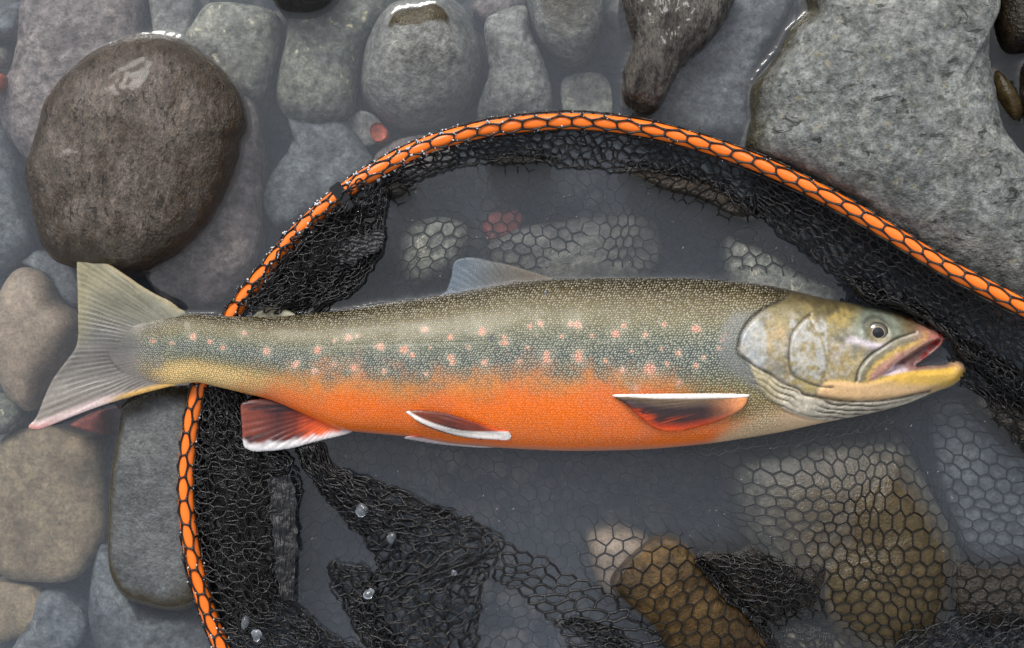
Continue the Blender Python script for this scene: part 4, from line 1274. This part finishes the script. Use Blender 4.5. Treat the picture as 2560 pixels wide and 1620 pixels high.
# dense rolled fold running past the snout
ribbon('bag_fold', [(2120, 690), (2200, 725), (2300, 775), (2400, 838), (2480, 885), (2660, 985)], [(2130, 730), (2215, 768), (2310, 800), (2372, 850), (2440, 925), (2640, 1080)], 26, 5,
       lambda p, u, v_: 0.006 + 0.010 * np.sin(np.clip(v_, 0, 1) * np.pi), 4, seed=161, wob=0.5, zamp=0.004, fold=0.08)
ribbon('bag_side', [(2380, 880), (2450, 930), (2520, 990), (2660, 1120)], [(2400, 960), (2450, 985), (2510, 1060), (2600, 1190)], 9, 4, lambda p, u, v_: 0.006 - 0.006 * v_, 2, seed=181, wob=0.3)
# bunched net on the left inside of the hoop, above the tail
ribbon('bag_fold', hoop_at([(905, 455), (850, 487), (740, 585), (660, 682), (600, 765)]), [(975, 470), (965, 545), (935, 640), (860, 705), (730, 782)], 17, 9,
       lambda p, u, v_: 0.009 * (1 - v_) + 0.004, 2, seed=201, wob=0.55, zamp=0.005, fold=0.05)
ribbon('bag_fold', [(930, 600), (900, 660), (840, 710), (770, 770)], [(965, 560), (950, 640), (890, 720), (780, 785)], 9, 3, lambda p, u, v_: 0.005 + 0 * u, 3, seed=231, wob=0.5, fold=0.06)
# bunched net below the tail
ribbon('bag_fold', hoop_at([(505, 960), (470, 1110), (464, 1210), (470, 1310), (488, 1420), (520, 1530), (580, 1680)]), [(600, 985), (680, 1110), (742, 1170), (742, 1300), (725, 1400), (740, 1510), (900, 1660)], 26, 9,
       lambda p, u, v_: 0.004 + 0.004 * np.sin(np.clip(v_, 0, 1) * np.pi) - 0.003 * v_ + 0.002, 2, seed=261, wob=0.45, zamp=0.0035, fold=0.04, rad=0.0007)
# big diagonal fold
ribbon('bag_fold', [(742, 1115), (785, 1205), (845, 1290), (900, 1338), (940, 1395), (935, 1440), (890, 1510), (900, 1580), (950, 1680)], [(800, 1105), (840, 1172), (940, 1202), (1040, 1246), (1170, 1298), (1254, 1355), (1232, 1410), (1207, 1480), (1192, 1680)], 22, 8,
       lambda p, u, v_: 0.003 + 0.008 * np.sin(np.clip(v_, 0, 1) * np.pi), 3, seed=301, wob=0.45, zamp=0.0035, fold=0.03, rad=0.00072)
ribbon('bag_fold', [(820, 1400), (840, 1480), (880, 1560), (930, 1640)], [(905, 1415), (940, 1440), (960, 1540), (1010, 1640)], 8, 4, lambda p, u, v_: 0.004 + 0 * u, 3, seed=331, wob=0.45, rad=0.00072)
ribbon('bag_fold', [(740, 1520), (820, 1580), (900, 1620), (960, 1690)], [(720, 1580), (780, 1640), (850, 1680), (900, 1720)], 8, 3, lambda p, u, v_: 0.005 + 0 * u, 2, seed=341, wob=0.5)
# loose strip trailing from the fold across the water
ribbon('bag_side', [(1225, 1440), (1290, 1480), (1370, 1550), (1450, 1680)], [(1262, 1362), (1390, 1410), (1540, 1498), (1740, 1680)], 13, 4, lambda p, u, v_: 0.001 - 0.001 * v_, 1, seed=361, wob=0.3, zamp=0.003, rad=0.0009)
ribbon('bag_fold', [(1400, 1560), (1480, 1600), (1600, 1690)], [(1440, 1540), (1540, 1580), (1680, 1690)], 8, 3, lambda p, u, v_: 0.003 + 0 * u, 3, seed=371, wob=0.5)
ribbon('bag_fold', [(1735, 1400), (1800, 1480), (1880, 1560), (1940, 1650)], [(1900, 1380), (2000, 1430), (2060, 1520), (2080, 1640)], 10, 8, lambda p, u, v_: drape(p)[:, 2] + 0.001, 2, seed=381, wob=0.45, zamp=0.002)
ribbon('bag_fold', [(2240, 1600), (2330, 1560), (2450, 1530), (2650, 1500)], [(2260, 1700), (2350, 1680), (2480, 1640), (2660, 1600)], 12, 4, lambda p, u, v_: 0.008 + 0 * u, 3, seed=391, wob=0.5)
ribbon('bag_side', [(1700, 1118), (1850, 1098), (2000, 1072), (2160, 1040), (2260, 1012)], [(1700, 1135), (1850, 1128), (2000, 1110), (2140, 1085), (2240, 1060)], 16, 1, lambda p, u, v_: -0.004 + 0 * u, 2, seed=401, wob=0.2, zamp=0.002)


def tape(left, right, zf, seed):
    Lp, Rp = resample(catmull(np.array(left, float), 6, False), 90), resample(catmull(np.array(right, float), 6, False), 90)
    vv = np.linspace(0, 1, 26)
    p = Lp[:, None] + (Rp - Lp)[:, None] * vv[None, :, None] + 5 * vnoise(np.stack(np.broadcast_arrays(np.arange(90)[:, None] * 0.2, vv[None] * 3), -1), seed)[..., None]
    pf = p.reshape(-1, 2)
    z = zf + 0.0024 * fbm(pf * 0.035, 4, seed, 0.6) + 0.0005 * np.sin(np.tile(vv, 90) * 2 * np.pi * 6)
    top = W3(pf, z)
    low = top - np.array([0, 0, 0.0009])
    f1 = grid_faces(90, 26)
    nv_ = len(top)
    bnd = np.r_[np.arange(0, 26), np.arange(25 + 26, 90 * 26, 26), np.arange(90 * 26 - 2, 89 * 26 - 1, -1), np.arange(88 * 26, 0, -26)]
    side = np.stack([bnd, np.roll(bnd, -1), np.roll(bnd, -1) + nv_, bnd + nv_], -1)
    return new_mesh('seam_tape', np.concatenate([top, low]), np.concatenate([f1[:, ::-1], f1 + nv_, side]), M['tape'], net)


tape([(672, 1190), (676, 1260), (682, 1350), (690, 1440), (702, 1505)], [(728, 1185), (742, 1260), (742, 1360), (742, 1420), (736, 1500)], 0.0085, 5)
tape([(842, 604), (880, 592), (930, 580), (960, 572)], [(852, 662), (890, 652), (930, 636), (956, 622)], 0.0105, 6)

# clip on the hoop
import bmesh


def boxes(name, specs, mat, parent, bev=0.0006):
    bm = bmesh.new()
    for c, size, ax in specs:
        ax = np.array(ax)
        vs = []
        for dz in (-.5, .5):
            for dx, dy in ((-.5, -.5), (.5, -.5), (.5, .5), (-.5, .5)):
                vs.append(bm.verts.new(np.array(c) + ax[0] * dx * size[0] + ax[1] * dy * size[1] + ax[2] * dz * size[2]))
        for f in ((3, 2, 1, 0), (4, 5, 6, 7), (0, 1, 5, 4), (1, 2, 6, 5), (2, 3, 7, 6), (3, 0, 4, 7)):
            bm.faces.new([vs[k] for k in f])
    bmesh.ops.bevel(bm, geom=list(bm.edges), offset=bev, segments=2, affect='EDGES')
    me = bpy.data.meshes.new(name)
    bm.to_mesh(me)
    bm.free()
    o = bpy.data.objects.new(name, me)
    C.objects.link(o)
    me.materials.append(mat)
    o.parent = parent
    o.matrix_parent_inverse = parent_inv(parent)
    return o


ci = np.argmin(((HOOP - np.array((852, 486))) ** 2).sum(1))
ax = (HT[ci], HA[ci], HB[ci])
cc = hp[ci]
boxes('clip', [(cc, (.0075, .0130, .0128), ax)], M['clip'], net)
boxes('clip_latch', [(cc + HA[ci] * 0.0085 + HB[ci] * .001 - HT[ci] * .0010, (.0068, .0062, .0085), ax)], M['clip'], net)

# lumps of melting ice caught in the mesh
for k, (ix, iy, r, lab) in enumerate([(905, 1275, 17, 'clear ice lump high on the diagonal net fold'), (978, 1345, 15, 'clear ice lump in the middle of the diagonal net fold'),
                                      (612, 1556, 17, 'clear ice lump in bunched net near the orange hoop, higher of two'), (642, 1588, 15, 'clear ice lump in bunched net near the orange hoop, lower of two'),
                                      (922, 1485, 14, 'clear ice lump at the frayed edge of the diagonal net fold'), (1136, 1432, 8, 'tiny clear ice chip near the outer edge of the diagonal net fold')]):
    xy = WXY((ix, iy), 0.013)
    iv, jf = blob_mesh(np.array([[xy[0], xy[1], 0.013]]), [r * S], 0.7, 70 + k, 14, 9)
    tag(new_mesh('ice_lump', iv, jf, M['ice'], loc=(xy[0], xy[1], 0.013)), lab, 'ice', 'ice lumps caught in the net')

# specks drifting on the surface
sp = np.stack([rng.uniform(700, 2500, 420), rng.uniform(430, 1600, 420)], -1)
sp = sp[(sdf(sp, outline[::3]) < -8) & (sdf(sp, interior[::4]) > 40)]
xy = WXY(sp, 0)
k = len(xy)
a = rng.uniform(0, np.pi, k)
ln = rng.uniform(0.0002, 0.0010, k) * rng.random(k)
d = np.stack([np.cos(a), np.sin(a)], -1) * ln[:, None]
paths = np.stack([np.c_[xy - d, np.full(k, .0002)], np.c_[xy, np.full(k, .0004)], np.c_[xy + d * rng.uniform(.5, 1, (k, 1)), np.full(k, .0002)]], 1)
sv, sf = tubes(paths, 0.00010, 4)
tag(new_mesh('floating_specks', sv, sf, M['frost']), 'tiny pale specks and fibres drifting on the water inside the hoop', 'specks', kind='stuff')

# ------------------------------------------------------------------ water surface, drawn up where it touches the stones and the fish
B = 14.5
fx = np.arange(-0.345, 0.3451, 0.001)
fy = np.arange(-0.225, 0.2251, 0.001)
xs = np.r_[-B, -6, -2.5, -1.2, -0.7, -0.45, fx, 0.45, 0.7, 1.2, 2.5, 6, B]
ys = np.r_[-B, -6, -2.5, -1.2, -0.7, -0.45, -0.3, fy, 0.3, 0.45, 0.7, 1.2, 2.5, 6, B]
X, Y = np.meshgrid(xs, ys, indexing='ij')
XY = np.stack([X, Y], -1).reshape(-1, 2)
near_f = (np.abs(X) <= 0.346) & (np.abs(Y) <= 0.226)
hit = np.zeros(X.shape, bool)
hit.reshape(-1)[near_f.reshape(-1)] = heights(XY[near_f.reshape(-1)]) > 0.0
fxy = FW(P, ztop)[ztop > 0.0][:, :2]
ii = np.searchsorted(xs, fxy[:, 0] - 0.0005)
jj = np.searchsorted(ys, fxy[:, 1] - 0.0005)
hit[np.clip(ii, 0, len(xs) - 1), np.clip(jj, 0, len(ys) - 1)] = True
dm = np.where(hit, 0.0, 1.0)
for _ in range(9):
    for sx_, sy_, w in ((1, 0, 1e-3), (-1, 0, 1e-3), (0, 1, 1e-3), (0, -1, 1e-3), (1, 1, 1.41e-3), (-1, 1, 1.41e-3), (1, -1, 1.41e-3), (-1, -1, 1.41e-3)):
        dm = np.minimum(dm, np.roll(dm, (sx_, sy_), (0, 1)) + w)
Z = 0.0009 * np.exp(-dm / 0.0021) * near_f
rip = fbm(XY * np.array([11, 17]) + 3, 3, 91).reshape(X.shape) * 0.00035
Z = np.where(near_f, Z + rip, 0.0)
nx_, ny_ = X.shape
top = np.stack([X, Y, Z], -1).reshape(-1, 3)
ring = np.r_[np.arange(0, ny_), np.arange(1, nx_) * ny_ + ny_ - 1, (nx_ - 1) * ny_ + np.arange(ny_ - 2, -1, -1), np.arange(nx_ - 2, 0, -1) * ny_]
low = top[ring].copy()
low[:, 2] = -0.3
n0 = len(top)
m_ = len(ring)
k_ = np.arange(m_)
cen_ = np.array([[0, 0, -0.3]])
side = np.stack([ring, ring[(k_ + 1) % m_], n0 + (k_ + 1) % m_, n0 + k_], -1)
fan = np.stack([n0 + k_, n0 + (k_ + 1) % m_, np.full(m_, n0 + m_), np.full(m_, n0 + m_)], -1)
gf_ = grid_faces(nx_, ny_)
tri = [tuple(q) for q in fan[:, :3]]
water = new_mesh('river_water', np.concatenate([top, low, cen_]), np.concatenate([gf_, side[:, ::-1]]), M['water'])
import bmesh as _bm
bm_ = _bm.new()
bm_.from_mesh(water.data)
bm_.verts.ensure_lookup_table()
for q in tri:
    bm_.faces.new([bm_.verts[int(v_)] for v_ in q])
_bm.ops.recalc_face_normals(bm_, faces=bm_.faces)
bm_.to_mesh(water.data)
bm_.free()
tag(water, 'still grey shallow river water around fish and stones', 'water', kind='structure')
